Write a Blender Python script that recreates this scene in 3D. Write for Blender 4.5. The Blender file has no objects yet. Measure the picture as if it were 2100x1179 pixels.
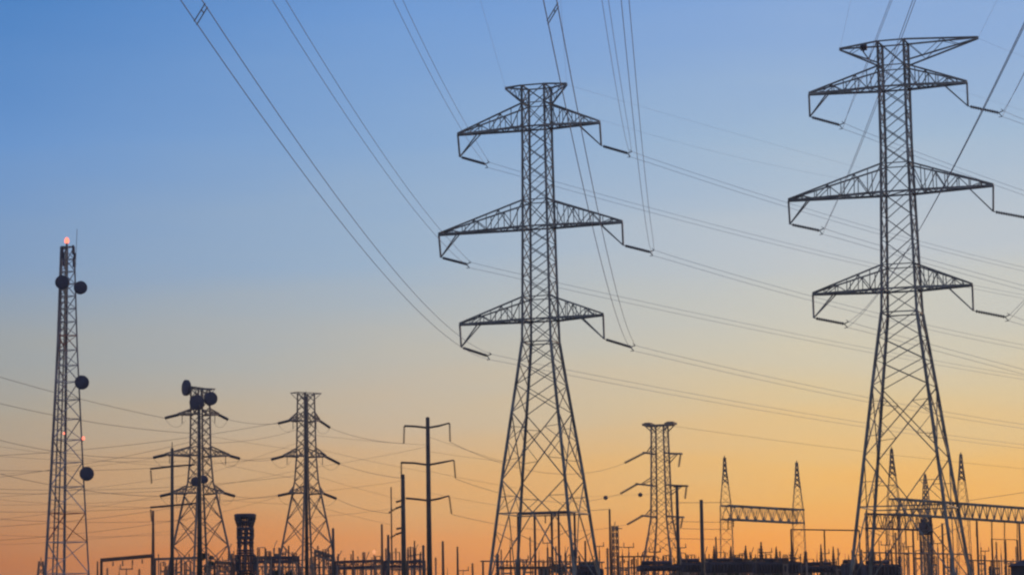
import bpy, math, random
from mathutils import Vector, Matrix
random.seed(7)
R = math.radians
HAZE = 0.00022
scene = bpy.context.scene
COL = scene.collection

# ------------------------------------------------------------ camera
F = 5700.0            # focal length in pixels of the 2100 px wide photograph
PITCH = math.atan(740.5 / F)
ROLL = 0.0165
CAM = Vector((0, 0, 1.7))
CR = (Matrix.Rotation(R(90) + PITCH, 3, 'X') @ Matrix.Rotation(-ROLL, 3, 'Z'))
cd = bpy.data.cameras.new('camera')
cam = bpy.data.objects.new('camera', cd)
COL.objects.link(cam)
cam.matrix_world = Matrix.Translation(CAM) @ CR.to_4x4()
cd.sensor_width = 36
cd.lens = 36 * F / 2100
cd.clip_start = 0.5
cd.clip_end = 20000
scene.camera = cam
scene.cycles.filter_width = 2.3
scene.cycles.max_bounces = 6
scene.cycles.volume_bounces = 0

# ------------------------------------------------------------ world: a dusk sky, colours by elevation and azimuth
w = bpy.data.worlds.new('World')
scene.world = w
w.use_nodes = True
nt = w.node_tree
nt.nodes.clear()
N = nt.nodes.new
L = nt.links.new


def lin(c):
    return tuple((x / 12.92 if x <= .04045 else ((x + .055) / 1.055) ** 2.4) for x in [v / 255 for v in c]) + (1,)


def math_node(op, a=None, b=None, clamp=False):
    n = N('ShaderNodeMath')
    n.operation = op
    n.use_clamp = clamp
    for i, v in enumerate((a, b)):
        if v is None:
            continue
        if isinstance(v, (int, float)):
            n.inputs[i].default_value = v
        else:
            L(v, n.inputs[i])
    return n.outputs[0]


tc = N('ShaderNodeTexCoord')
sep = N('ShaderNodeSeparateXYZ')
L(tc.outputs['Generated'], sep.inputs[0])
noise = N('ShaderNodeTexNoise')
mp = N('ShaderNodeMapping')
mp.inputs['Scale'].default_value = (5, 5, 34)
L(tc.outputs['Generated'], mp.inputs[0])
L(mp.outputs[0], noise.inputs['Vector'])
noise.inputs['Scale'].default_value = 1.6
noise.inputs['Detail'].default_value = 5
elev = math_node('MULTIPLY', math_node('ARCSINE', sep.outputs[2]), 180 / math.pi)
wob = math_node('MULTIPLY', math_node('SUBTRACT', noise.outputs[0], 0.5), 1.5)
elev = math_node('ADD', elev, wob)
azim = math_node('MULTIPLY', math_node('ARCTAN2', sep.outputs[0], sep.outputs[1]), 180 / math.pi)
# elevation -> ramp position: 0..20 degrees fill 0..0.8, the rest of the sky 0.8..1
e1 = math_node('DIVIDE', elev, 25.0, True)


def ramp(stops):
    """sky colour by elevation; the haze lies in front of it, so the sky behind is a little stronger and redder low down"""
    tab = [(e, lin(c)) for e, c in stops]
    fog = (.135, .123, .170)
    out = []
    for e in (.6, 1.2, 1.6, 2, 2.5, 3, 3.6, 4.3, 5, 6, 7, 8.2, 10.3, 13.2, 25):
        for (a, ca), (b, cb) in zip(tab, tab[1:]):
            if a <= e <= b:
                c = [ca[q] + (cb[q] - ca[q]) * (e - a) / (b - a) for q in range(3)]
        T = max(.45, math.exp(-HAZE * 73.3 / math.sin(R(e))))
        if HAZE > 0:
            c = [max(.012, (c[q] - fog[q] * (1 - T)) / T) for q in range(3)]
        out.append((e, tuple(c) + (1,)))
    r = N('ShaderNodeValToRGB')
    el = r.color_ramp.elements
    el[0].position, el[0].color = out[0][0] / 25, out[0][1]
    el[1].position, el[1].color = out[-1][0] / 25, out[-1][1]
    for e, c in out[1:-1]:
        x = el.new(e / 25)
        x.color = c
    L(e1, r.inputs[0])
    return r.outputs[0]


rl = ramp([(0, (150, 84, 54)), (1.9, (187, 121, 84)), (3.3, (187, 148, 112)), (4.8, (174, 162, 144)), (6.3, (155, 163, 168)),
           (8.2, (132, 158, 191)), (10.3, (108, 149, 202)), (13.2, (82, 132, 194)), (25, (32, 62, 120))])
rc = ramp([(0, (190, 104, 62)), (1.9, (217, 143, 92)), (3.3, (214, 169, 118)), (4.8, (199, 180, 155)), (6.3, (182, 183, 178)),
           (8.2, (157, 178, 200)), (10.3, (136, 168, 207)), (13.2, (114, 155, 210)), (25, (45, 78, 135))])
rr = ramp([(0, (222, 122, 58)), (1.9, (238, 161, 88)), (3.3, (235, 184, 110)), (4.8, (219, 195, 151)), (6.3, (204, 200, 184)),
           (8.2, (189, 196, 202)), (10.3, (162, 185, 209)), (13.2, (134, 167, 215)), (25, (55, 88, 145))])


def mix(fac, a, b):
    m = N('ShaderNodeMix')
    m.data_type = 'RGBA'
    L(fac, m.inputs[0])
    L(a, m.inputs[6])
    L(b, m.inputs[7])
    return m.outputs[2]


f1 = math_node('DIVIDE', math_node('ADD', azim, 10.4), 8.0, True)
f2 = math_node('DIVIDE', math_node('ADD', azim, 2.4), 8.5, True)
skyc = mix(f2, mix(f1, rl, rc), rr)
# the side of the sky away from the set sun is dimmer
away = math_node('MULTIPLY', math_node('SUBTRACT', math_node('ABSOLUTE', azim), 25.0), 1 / 110.0, True)
dark = N('ShaderNodeRGB')
dark.outputs[0].default_value = lin((128, 132, 158))
skyc = mix(away, skyc, dark.outputs[0])
bg = N('ShaderNodeBackground')
bg.inputs[1].default_value = 1.0
L(skyc, bg.inputs[0])
wo = N('ShaderNodeOutputWorld')
L(bg.outputs[0], wo.inputs[0])

# ------------------------------------------------------------ sun: just set, a weak warm glow from the right
sd = bpy.data.lights.new('sun', 'SUN')
sd.energy = 0.35
sd.angle = R(3)
sd.color = (1, .62, .34)
sun = bpy.data.objects.new('sun', sd)
COL.objects.link(sun)
sun.rotation_euler = (Vector((math.sin(R(38)), math.cos(R(38)), math.tan(R(2.5))))).to_track_quat('Z', 'Y').to_euler()
scene.view_settings.view_transform = 'Standard'
scene.view_settings.look = 'None'
scene.view_settings.exposure = 0
scene.view_settings.gamma = 1


# ------------------------------------------------------------ pixel <-> place
def ray(px, py):
    return CR @ Vector(((px - 1050) / F, -(py - 589.5) / F, -1))


def at(px, py, Y):
    d = ray(px, py)
    return CAM + d * (Y / d.y)


def project(P):
    v = CR.transposed() @ (P - CAM)
    return (1050 + F * v.x / -v.z, 589.5 - F * v.y / -v.z)


def in_plane(px, py, G, u):
    """the point where the line of sight meets the upright plane through G along u: (distance along u, z)"""
    d = ray(px, py)
    # CAM + t d = G + l u
    det = d.x * (-u.y) - d.y * (-u.x)
    bx, by = G.x - CAM.x, G.y - CAM.y
    t = (bx * (-u.y) - by * (-u.x)) / det
    l = (d.x * by - d.y * bx) / det
    return l, CAM.z + t * d.z


# ------------------------------------------------------------ materials
def material(name, col, rough=.6, metal=0.0, var=.25, scale=3.0, emit=None, estr=0):
    m = bpy.data.materials.new(name)
    m.use_nodes = True
    t = m.node_tree
    b = t.nodes['Principled BSDF']
    b.inputs['Roughness'].default_value = rough
    b.inputs['Metallic'].default_value = metal
    if emit:
        b.inputs['Emission Color'].default_value = (*emit, 1)
        b.inputs['Emission Strength'].default_value = estr
    c = t.nodes.new('ShaderNodeTexCoord')
    n = t.nodes.new('ShaderNodeTexNoise')
    n.inputs['Scale'].default_value = scale
    n.inputs['Detail'].default_value = 6
    r = t.nodes.new('ShaderNodeValToRGB')
    r.color_ramp.elements[0].position = .3
    r.color_ramp.elements[1].position = .7
    r.color_ramp.elements[0].color = tuple(x * (1 - var) for x in col) + (1,)
    r.color_ramp.elements[1].color = tuple(min(1, x * (1 + var)) for x in col) + (1,)
    t.links.new(c.outputs['Object'], n.inputs['Vector'])
    t.links.new(n.outputs[0], r.inputs[0])
    t.links.new(r.outputs[0], b.inputs['Base Color'])
    return m


M = {
    'steel': material('galvanised_steel', (.21, .235, .22), .5, .05, .6, .5),
    'steel_far': material('haze_tinted_steel', (.30, .24, .19), .6, .1, .3, .5),  # fading with distance put into the base colour, besides the haze volume
    'white_steel': material('grey_painted_steel', (.55, .52, .51), .6, 0, .3, .5),
    'mast_steel': material('mast_leg_steel', (.24, .23, .23), .6, 0, .5, .5),
    'red_steel': material('red_painted_steel', (.45, .10, .07), .6, 0, .3, .5),
    'insul': material('brown_porcelain', (.075, .07, .075), .3, 0, .3, 2),
    'wire': material('aluminium_conductor', (.62, .68, .78), .5, .0, .2, .4),
    'wire_far': material('haze_tinted_conductor', (.32, .25, .19), .6, .05, .2, .4),  # distant lines: browner, low-contrast base colour stands in for haze
    'dish': material('dish_fabric', (.055, .065, .11), .6, 0, .3, 1.5),
    'pole': material('dark_steel_pole', (.08, .075, .068), .5, .1, .4, .7),
    'pole_brown': material('weathered_pole', (.20, .12, .08), .8, 0, .35, .7),
    'equip': material('dark_equipment', (.07, .07, .10), .6, .05, .4, .8),
    'leaf': material('dark_foliage', (.05, .075, .045), .7, 0, .5, .6),
    'bark': material('bark', (.06, .045, .035), .9, 0, .4, 2),
    'ground': material('dry_ground', (.10, .085, .06), .95, 0, .4, .02),
    'wall': material('dark_wall', (.07, .075, .095), .8, 0, .25, .6),
    'red_lamp': material('red_lamp', (.8, .2, .15), .4, 0, 0, 1, (1, .2, .12), 2.2),
    'lamp': material('warm_lamp', (.5, .25, .12), .4, 0, 0, 1, (1, .42, .18), .95),
}


# ------------------------------------------------------------ mesh helpers
class MB:
    def __init__(s):
        s.v, s.f = [], []

    def bar(s, p, q, w, w2=None):
        p, q = Vector(p), Vector(q)
        w2 = w if w2 is None else w2
        d = (q - p)
        if d.length < 1e-5:
            return s
        d.normalize()
        a = d.cross(Vector((0, 0, 1)))
        if a.length < 1e-3:
            a = Vector((1, 0, 0))
        a.normalize()
        b = d.cross(a)
        n = len(s.v)
        for P, h in ((p, w / 2), (q, w2 / 2)):
            for i, j in ((1, 1), (-1, 1), (-1, -1), (1, -1)):
                s.v.append(P + a * (i * h) + b * (j * h))
        s.f += [(n, n + 1, n + 5, n + 4), (n + 1, n + 2, n + 6, n + 5), (n + 2, n + 3, n + 7, n + 6), (n + 3, n, n + 4, n + 7),
                (n + 3, n + 2, n + 1, n), (n + 4, n + 5, n + 6, n + 7)]
        return s

    def box(s, x0, x1, y0, y1, z0, z1):
        n = len(s.v)
        for z in (z0, z1):
            for x, y in ((x0, y0), (x1, y0), (x1, y1), (x0, y1)):
                s.v.append(Vector((x, y, z)))
        s.f += [(n + 3, n + 2, n + 1, n), (n + 4, n + 5, n + 6, n + 7), (n, n + 1, n + 5, n + 4), (n + 1, n + 2, n + 6, n + 5),
                (n + 2, n + 3, n + 7, n + 6), (n + 3, n, n + 4, n + 7)]
        return s

    def tube(s, pts, radii, seg=8, cap=True):
        """a round tube or turned shape along a line of points"""
        pts = [Vector(p) for p in pts]
        if isinstance(radii, (int, float)):
            radii = [radii] * len(pts)
        base = len(s.v)
        for i, p in enumerate(pts):
            j0, j1 = max(0, i - 1), min(len(pts) - 1, i + 1)
            d = pts[j1] - pts[j0]
            d.normalize()
            a = d.cross(Vector((0, 0, 1)))
            if a.length < .05:
                a = d.cross(Vector((0, 1, 0)))
            a.normalize()
            b = d.cross(a)
            for k in range(seg):
                t = 2 * math.pi * k / seg
                s.v.append(p + (a * math.cos(t) + b * math.sin(t)) * radii[i])
        for i in range(len(pts) - 1):
            for k in range(seg):
                k2 = (k + 1) % seg
                s.f.append((base + i * seg + k, base + i * seg + k2, base + (i + 1) * seg + k2, base + (i + 1) * seg + k))
        if cap:
            s.f.append(tuple(base + k for k in range(seg - 1, -1, -1)))
            s.f.append(tuple(base + (len(pts) - 1) * seg + k for k in range(seg)))
        return s

    def insulator(s, p, q, r=.13, rod=.03, pitch=.17, seg=8):
        p, q = Vector(p), Vector(q)
        ln = (q - p).length
        n = max(3, int(ln / pitch))
        pts, rad = [p], [rod]
        for i in range(n):
            for fr, rr_ in ((.1, rod), (.35, r), (.55, r * .95), (.75, rod)):
                pts.append(p.lerp(q, (i + fr) / n))
                rad.append(rr_)
        pts.append(q)
        rad.append(rod)
        return s.tube(pts, rad, seg)

    def build(s, name, mat, parent=None, smooth=False, origin=None):
        me = bpy.data.meshes.new(name)
        o_ = Vector(origin) if origin else Vector((0, 0, 0))
        me.from_pydata([tuple(v - o_) for v in s.v], [], s.f)
        me.materials.append(mat)
        if smooth:
            me.polygons.foreach_set('use_smooth', [True] * len(me.polygons))
        me.update()
        o = bpy.data.objects.new(name, me)
        COL.objects.link(o)
        if parent:
            o.parent = parent
        o.location = o_
        return o


def tag(o, label=None, cat=None, group=None, kind=None):
    if label:
        o['label'] = label
    if cat:
        o['category'] = cat
    if group:
        o['group'] = group
    if kind or cat:
        o['kind'] = kind or 'thing'
    return o


def empty(name, loc, rz=0, label=None, cat=None, group=None):
    o = bpy.data.objects.new(name, None)
    COL.objects.link(o)
    o.empty_display_size = .5
    o.location = loc
    o.rotation_euler = (0, 0, rz)
    return tag(o, label, cat, group)


def interp(tab, x):
    tab = sorted(tab)
    if x <= tab[0][0]:
        (a, b), (c, d) = tab[0], tab[1]
        return b + (d - b) * (x - a) / (c - a)
    for (a, b), (c, d) in zip(tab, tab[1:]):
        if x <= c:
            return b + (d - b) * (x - a) / (c - a)
    (a, b), (c, d) = tab[-2], tab[-1]
    return d + (d - b) * (x - c) / (c - a)


# ------------------------------------------------------------ ground
g = MB()
g.v = [Vector((x, y, 0)) for x, y in ((-9000, -300), (9000, -300), (9000, 12000), (-9000, 12000))]
g.f = [(0, 1, 2, 3)]
tag(g.build('ground', M['ground']), kind='structure')


# ------------------------------------------------------------ lattice tower, four legs
def body_corner(a, i, z):
    sx, sy = ((1, -1), (1, 1), (-1, 1), (-1, -1))[i]
    return Vector((sx * a(z), sy * a(z), z))


def brace_faces(mb, a, z0, z1, w, style='X', horiz=False):
    for i in range(4):
        j = (i + 1) % 4
        p0, q0, p1, q1 = body_corner(a, i, z0), body_corner(a, j, z0), body_corner(a, i, z1), body_corner(a, j, z1)
        if style == 'X':
            mb.bar(p0, q1, w)
            mb.bar(q0, p1, w)
        elif style == 'XR':              # a large cross with secondary members to the legs
            mb.bar(p0, q1, w)
            mb.bar(q0, p1, w)
            t = (q0 - p0).length / ((q0 - p0).length + (q1 - p1).length)
            c = p0.lerp(q1, t)
            for P0, P1 in ((p0, p1), (q0, q1)):
                m1 = P0.lerp(P1, t)
                for src in (P0, P1):
                    h = src.lerp(c, .55)
                    mb.bar(h, m1, w * .6)
                    k = P0.lerp(P1, t * .5 if src is P0 else t + (1 - t) * .5)
                    mb.bar(h, k, w * .55)
        elif style == 'V':               # diagonals from the legs at the top to the middle of the belt
            m = p0.lerp(q0, .5)
            mb.bar(p1, m, w)
            mb.bar(q1, m, w)
            mb.bar(p1.lerp(m, .5), p1.lerp(p0, .5), w * .6)
            mb.bar(q1.lerp(m, .5), q1.lerp(q0, .5), w * .6)
            mb.bar(p1.lerp(m, .5), p1.lerp(p0, .95), w * .55)
            mb.bar(q1.lerp(m, .5), q1.lerp(q0, .95), w * .55)
        elif style == 'A':               # from the middle of the belt down to the legs
            m = p1.lerp(q1, .5)
            mb.bar(p0, m, w)
            mb.bar(q0, m, w)
            for t in (.3, .6):
                mb.bar(p0.lerp(m, t), p0.lerp(p1, t + .15), w * .55)
                mb.bar(q0.lerp(m, t), q0.lerp(q1, t + .15), w * .55)
        if horiz:
            mb.bar(p1, q1, w * 1.2)


def arm_truss(a, zb, zt, lt, ztip, w, n=6, tipw=.12):
    """a tapering crossarm from the body to its tip at (lt, 0, ztip)"""
    sx = 1 if lt > 0 else -1
    mb = MB()
    tip = [Vector((lt, -tipw, ztip)), Vector((lt, tipw, ztip))]
    for k, sy in enumerate((-1, 1)):
        B0 = Vector((sx * a(zb), sy * a(zb), zb))
        T0 = Vector((sx * a(zt), sy * a(zt), zt))
        tp = tip[k]
        mb.bar(B0, tp, w * 1.5)
        mb.bar(T0, tp + Vector((0, 0, w)), w)
        for i in range(n):
            t0, t1 = i / n, (i + 1) / n
            b0, b1 = B0.lerp(tp, t0), B0.lerp(tp, t1)
            u0, u1 = T0.lerp(tp, t0), T0.lerp(tp, t1)
            if i % 2:
                mb.bar(b0, u1, w * .55)
            else:
                mb.bar(u0, b1, w * .55)
            if i:
                mb.bar(b0, u0, w * .45)
    for i in range(n):
        t0, t1 = i / n, (i + 1) / n
        L0 = Vector((sx * a(zb), -a(zb), zb)).lerp(tip[0], t0)
        L1 = Vector((sx * a(zb), -a(zb), zb)).lerp(tip[0], t1)
        R0 = Vector((sx * a(zb), a(zb), zb)).lerp(tip[1], t0)
        R1 = Vector((sx * a(zb), a(zb), zb)).lerp(tip[1], t1)
        mb.bar(L0, R1, w * .5) if i % 2 else mb.bar(R0, L1, w * .5)
        mb.bar(L1, R1, w * .5)
    return mb


class Tower:
    def __init__(s, label, group, cpx, cpy, D, yaw, prof, cspan, mat, legw, brw, name='transmission_tower'):
        s.G = at(cpx, cpy, D)
        s.G.z = 0
        s.u = Vector((math.cos(yaw), math.sin(yaw), 0))
        s.root = empty(name, s.G, yaw, label, 'tower', group)
        s.mat, s.legw, s.brw = mat, legw, brw
        az = math.atan2(s.G.x, s.G.y)
        rel = abs(-yaw - az)
        k = math.cos(rel) + math.sin(rel)
        s.px = cpx
        s.cpy = cpy
        tab = []
        for py, hw in prof:
            z = s.z(py)
            dist = (at(s.xat(py), py, D) - CAM).dot(CR @ Vector((0, 0, -1)))
            tab.append((z, hw * dist / F / k))
        s.tab = tab
        s.a = lambda z: interp(s.tab, z)

    def xat(s, py):
        return s.px

    def z(s, py):
        # height on the tower's axis seen at image row py
        d0 = s.G.copy()
        lo, hi = -5.0, 120.0
        for _ in range(50):
            m = (lo + hi) / 2
            if project(Vector((d0.x, d0.y, m)))[1] > py:
                lo = m
            else:
                hi = m
        return lo

    def loc(s, px, py):
        l, z = in_plane(px, py, s.G, s.u)
        return Vector((l, 0, z))

    def world(s, v):
        return s.G + s.u * v.x + Vector((-s.u.y, s.u.x, 0)) * v.y + Vector((0, 0, v.z))

    def legs(s, ztop, zw):
        for i in range(4):
            mb = MB()
            zs = [ztop] + sorted([z for z, _ in s.tab if 0.3 < z < ztop - .2], reverse=True) + [0]
            for z0, z1 in zip(zs, zs[1:]):
                wd = s.legw * (1.25 if z0 <= zw + .1 else 1)
                mb.bar(body_corner(s.a, i, z0), body_corner(s.a, i, z1), wd)
            mb.build('leg', s.mat, s.root)

    def bracing(s, panels):
        mb = MB()
        for z0, z1, st, h in panels:
            brace_faces(mb, s.a, min(z0, z1), max(z0, z1), s.brw * (.8 if abs(z1 - z0) < 3.2 else 1), st, h)
        mb.build('bracing', s.mat, s.root)


def xpanels(ztop, zbot, a, ratio=1.0):
    """X panels about as tall as the body is wide"""
    out, z = [], ztop
    hs = []
    while z > zbot + .01:
        h = 2 * a(z) * ratio
        hs.append(h)
        z -= h
    k = (ztop - zbot) / sum(hs)
    z = ztop
    for h in hs:
        out.append((z - h * k, z, 'X', False))
        z -= h * k
    return out


def main_tower(label, cpx, cpy, D, yaw, prof, top_py, cap, arms, waist, xrows, big, belt, armlabels, box=None):
    T = Tower(label, 'large double-circuit towers', cpx, cpy, D, yaw, prof, None, M['steel'], .19, .10)
    a = T.a
    zt, zw = T.z(top_py), T.z(waist)
    T.legs(zt, zw)
    levels = [zt]
    for A in arms:
        levels += [T.z(A['zt']), T.z(A['zb'])]
    levels.append(zw)
    panels = []
    for z1, z0 in zip(levels, levels[1:]):
        if z1 - z0 > 3.5:
            panels += xpanels(z1, z0, a, .85)
        else:
            panels.append((z0, z1, 'X', True))
    panels.append((zw - .05, zw, 'X', True))
    rows = [zw] + [T.z(y) for y in xrows]
    for z1, z0 in zip(rows, rows[1:]):
        panels.append((z0, z1, 'X', False))
    zb0, zb1, zbelt = rows[-1], T.z(big), T.z(belt)
    panels.append((zb1, zb0, 'XR', False))
    panels.append((zbelt, zb1, 'V', False))
    panels.append((zbelt * .52, zbelt, 'A', True))
    panels.append((0, zbelt * .52, 'XR', True))
    # horizontal frames at the arm levels
    T.bracing(panels)
    for A in arms:
        mb = MB()
        z = T.z(A['zb'])
        for i in range(4):
            mb.bar(body_corner(a, i, z), body_corner(a, (i + 1) % 4, z), .16)
        mb.bar(body_corner(a, 0, z), body_corner(a, 2, z), .1)
        mb.build('frame', M['steel'], T.root)
    mb = MB()
    for i in range(4):
        mb.bar(body_corner(a, i, zt), body_corner(a, (i + 1) % 4, zt), .13)
    mb.build('frame', M['steel'], T.root)
    # earth wire arms at the top
    caps = []
    for (px, py) in cap[:2]:
        tip = T.loc(px, py)
        m = MB()
        zl = T.z(cap[2])
        sx = 1 if tip.x > 0 else -1
        n = 4
        for sy in (-1, 1):
            B0 = Vector((sx * a(zl), sy * a(zl), zl))
            T0 = Vector((sx * a(zt), sy * a(zt), zt))
            tp = tip + Vector((0, sy * .08, 0))
            m.bar(B0, tp, .15)
            m.bar(T0, tp + Vector((0, 0, .12)), .16)
            for i in range(n):
                P, Q = (B0, T0) if i % 2 else (T0, B0)
                m.bar(P.lerp(tp, i / n), Q.lerp(tp, (i + 1) / n), .06)
        m.build('earth_wire_arm', M['steel'], T.root)
        caps.append(T.world(tip))
    yokes = {}
    for A in arms:
        for side in ('L', 'R'):
            q = A[side]
            tip, low, att, yk = [T.loc(*q[k]) for k in ('tip', 'low', 'att', 'yoke')]
            arm_truss(a, T.z(A['zb']), T.z(A['zt']), tip.x, tip.z, .15, 7 if A['zt'] == arms[1]['zt'] else 6).build(
                'crossarm', M['steel'], T.root)
            h = MB()
            # hanger: an upright post under the tip and two struts back to the lower chords
            h.bar(tip, low, .17)
            ya = a(T.z(A['zb'])) * (1 - abs(att.x) / abs(tip.x)) + .1
            h.bar(att + Vector((0, -ya, 0)), low, .11)
            h.bar(att + Vector((0, ya, 0)), low, .11)
            h.build('hanger', M['steel'], T.root)
            d = (yk - low).normalized()
            s0, s1 = low + d * .25, yk - d * .3
            st = MB()
            up = Vector((0, .11, 0))
            st.insulator(s0 + up * 1.5, s1 + up * 1.5, .155, .045, .24)
            st.insulator(s0 - up * 1.5, s1 - up * 1.5, .155, .045, .24)
            st.bar(low, s0 + up, .06)
            st.bar(low, s0 - up, .06)
            o = st.build('insulator_string', M['insul'], T.root, True)
            y = MB()
            ud = Vector((d.z, 0, -d.x)) * (-1 if d.x > 0 else 1)
            if ud.z < 0:
                ud = -ud
            y.bar(s1 - up * 1.3, s1 + up * 1.3, .08)
            y.bar(s1, yk + ud * .3 + d * .12, .09)
            y.bar(s1, yk - ud * .3 + d * .12, .09)
            y.bar(yk + ud * .3 + d * .12, yk + ud * .42 - d * .18, .06)
            y.bar(yk - ud * .3 + d * .12, yk - ud * .42 - d * .18, .06)
            y.build('yoke', M['steel'], o)
            yokes[(arms.index(A), side)] = (T.world(yk + ud * .3 + d * .12), T.world(yk - ud * .3 + d * .12))
    if box:
        b = MB()
        P = T.loc(*box)
        b.tube([P + Vector((-.32, 0, 0)), P + Vector((-.3, 0, 0)), P + Vector((.3, 0, 0)), P + Vector((.32, 0, 0))],
               [.2, .38, .38, .2], 12)
        b.tube([P - Vector((0, 0, .55)), P], .06, 6)
        b.build('round_fitting', M['equip'], T.root, True)  # dark round object on the earth wire arm, purpose unknown
    return T, caps, yokes


YAW = -R(18)


def arm(zt, zb, lt, ll, la, ly, rt, rl_, ra, ry):
    return {'zt': zt, 'zb': zb, 'L': dict(tip=lt, low=ll, att=la, yoke=ly), 'R': dict(tip=rt, low=rl_, att=ra, yoke=ry)}


T1, caps1, yk1 = main_tower(
    'tall steel lattice pylon in the middle, with a small cap and three pairs of arms',
    1108, 640, 290, YAW,
    [(178, 30), (300, 30.5), (450, 32.7), (655, 37), (702, 38.5), (780, 50.8), (960, 80.7), (1179, 112.5)],
    178, [(1037, 183), (1162, 174), 213],
    [arm(214, 262, (939, 277), (943, 322), (985, 272), (1000, 338), (1230, 252), (1233, 299), (1188, 258), (1292, 316)),
     arm(412, 466, (900, 482), (904, 528), (943, 476), (962, 543), (1276, 456), (1278, 503), (1232, 461), (1338, 518)),
     arm(610, 656, (943, 666), (946, 712), (985, 662), (1004, 731), (1237, 646), (1239, 695), (1193, 652), (1299, 713))],
    702, [745, 790, 846], 985, 1053, None)
T2, caps2, yk2 = main_tower(
    'tallest steel lattice pylon at the right with long slanting arms on its very top',
    1850, 640, 275, YAW,
    [(88, 31), (300, 31.5), (390, 34), (594, 40), (642, 42), (780, 63.4), (1179, 121)],
    88, [(1722, 103), (2006, 79), 132],
    [arm(138, 181, (1659, 194), (1661, 240), (1702, 187), (1727, 258), (1983, 170), (1985, 218), (1935, 174), (2054, 233)),
     arm(338, 396, (1617, 412), (1620, 460), (1662, 406), (1686, 474), (2037, 381), (2037, 434), (1988, 387), (2118, 449)),
     arm(545, 594, (1667, 604), (1669, 652), (1715, 600), (1737, 665), (1994, 585), (1996, 637), (1945, 590), (2067, 651))],
    642, [692, 740, 792], 938, 1040, None, box=(1771, 97))


# ------------------------------------------------------------ wires
def fit_span(P0, P2, mid, smax):
    """a hanging wire through P0 and P2 whose sag makes it pass closest to the image point mid"""
    d = P2 - P0
    Lh = math.hypot(d.x, d.y)
    u = Vector((d.x / Lh, d.y / Lh, 0))
    best = None
    for i in range(141):
        c = 1e-5 * i * 1.2
        b = (d.z - c * Lh * Lh) / Lh
        e = 1e9
        for k in range(1, 120):
            s = Lh * k / 120
            P = P0 + u * s
            P.z = P0.z + b * s + c * s * s
            x, y = project(P)
            e = min(e, (x - mid[0]) ** 2 + (y - mid[1]) ** 2)
        if best is None or e < best[0]:
            best = (e, c, b)
    e, c, b = best
    return u, b, c, Lh, math.sqrt(e)


def span_points(P0, u, b, c, s1, n):
    out = []
    for i in range(n + 1):
        s = s1 * i / n
        P = P0 + u * s
        P.z = P0.z + b * s + c * s * s
        out.append(P)
    return out


AZF = R(33)
UF = Vector((math.sin(AZF), math.cos(AZF), 0))


def conductor_bundle(label, yk, near, far, r=.0195):
    mid0 = (yk[0] + yk[1]) / 2
    segs = []
    (nx, ny, nY, nmid, next_) = near
    P2 = at(nx, ny, nY)
    u, b, c, Ln, e = fit_span(mid0, P2, nmid, None)
    un, bn, cn = u, b, c
    print('near', label[:60], 'c %.5f err %.1f' % (c, e), 'L %.0f' % Ln)
    ln = Ln * next_
    near_pts = span_points(mid0, u, b, c, ln, 60)
    (fx, fy, fmid) = far
    l, z = in_plane(fx, fy, mid0, UF)
    Pf = mid0 + UF * l
    Pf.z = z
    u, b, c, Lf, e = fit_span(mid0, Pf, fmid, None)
    print(' far', label[:60], 'c %.5f err %.1f' % (c, e), 'L %.0f' % Lf, 'Y %.0f' % Pf.y)
    far_pts = span_points(mid0, u, b, c, max(Lf * 1.25, 150), 40)
    root = empty('conductor_bundle', mid0, 0, label, 'power line', 'twin conductors on the large towers')
    hn = Vector((-un.y, un.x, 0))
    hf = Vector((-UF.y, UF.x, 0))
    for sgn in (1, -1):
        pts = []
        for i, p in enumerate(reversed(near_pts)):
            s = (p - mid0).length
            t = min(1, s / 25.0)
            off = (hn * (.18 * t + .07 * (1 - t)) + Vector((0, 0, .29))) * sgn
            pts.append(p + off - mid0)
        for p in far_pts[1:]:
            off = (hf * .07 + Vector((0, 0, .29))) * sgn
            pts.append(p + off - mid0)
        MB().tube(pts, r, 6).build('conductor', M['wire'], root, True)
    # spacers on the near span
    s = Ln * (.989 if nY < 100 else 1.22)
    while s < ln:
        p = mid0 + un * s
        p.z = mid0.z + bn * s + cn * s * s
        off = hn * .18 + Vector((0, 0, .29))
        m = MB()
        for ds in (-.28, .28):
            q = p + un * ds - mid0
            m.bar(q + off * 1.12, q - off * 1.12, .035)
        m.bar(p - mid0 + off * .35 - un * .28, p - mid0 + off * .35 + un * .28, .03)
        m.build('spacer', M['steel'], root)
        s += 60
    return root


NAME = {0: 'top', 1: 'middle', 2: 'lowest'}
near1 = {(2, 'L'): (392, 0, 95, (675, 400), 1.35), (1, 'L'): (572, 0, 142, (833, 395), 1.6), (0, 'L'): (816, 0, 181, (877, 125), 1.8),
         (2, 'R'): (1128, 0, 95, (1188, 300), 1.35), (1, 'R'): (1282, 0, 139, (1311, 300), 1.6), (0, 'R'): (1241, 0, 181, (1264, 150), 1.8)}
far1 = {(2, 'L'): (2098, 915, (1680, 856)), (1, 'L'): (2098, 774, (1680, 699)), (0, 'L'): (2098, 608, (1640, 510)),
        (2, 'R'): (2098, 874, (1680, 799)), (1, 'R'): (2098, 711, (1653, 608)), (0, 'R'): (2095, 551, (1606, 419))}
near2 = {(2, 'L'): (2125, 0, 95, (1950, 350), 1.35), (1, 'L'): (1875, 0, 139, (1802, 200), 1.6), (0, 'L'): (1828, 0, 181, (1751, 200), 1.8),
         (2, 'R'): (2400, 230, 170, (2100, 618), 1.5), (1, 'R'): (2330, 40, 175, (2250, 200), 1.5), (0, 'R'): (2170, 0, 181, (2100, 150), 1.8)}
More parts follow.
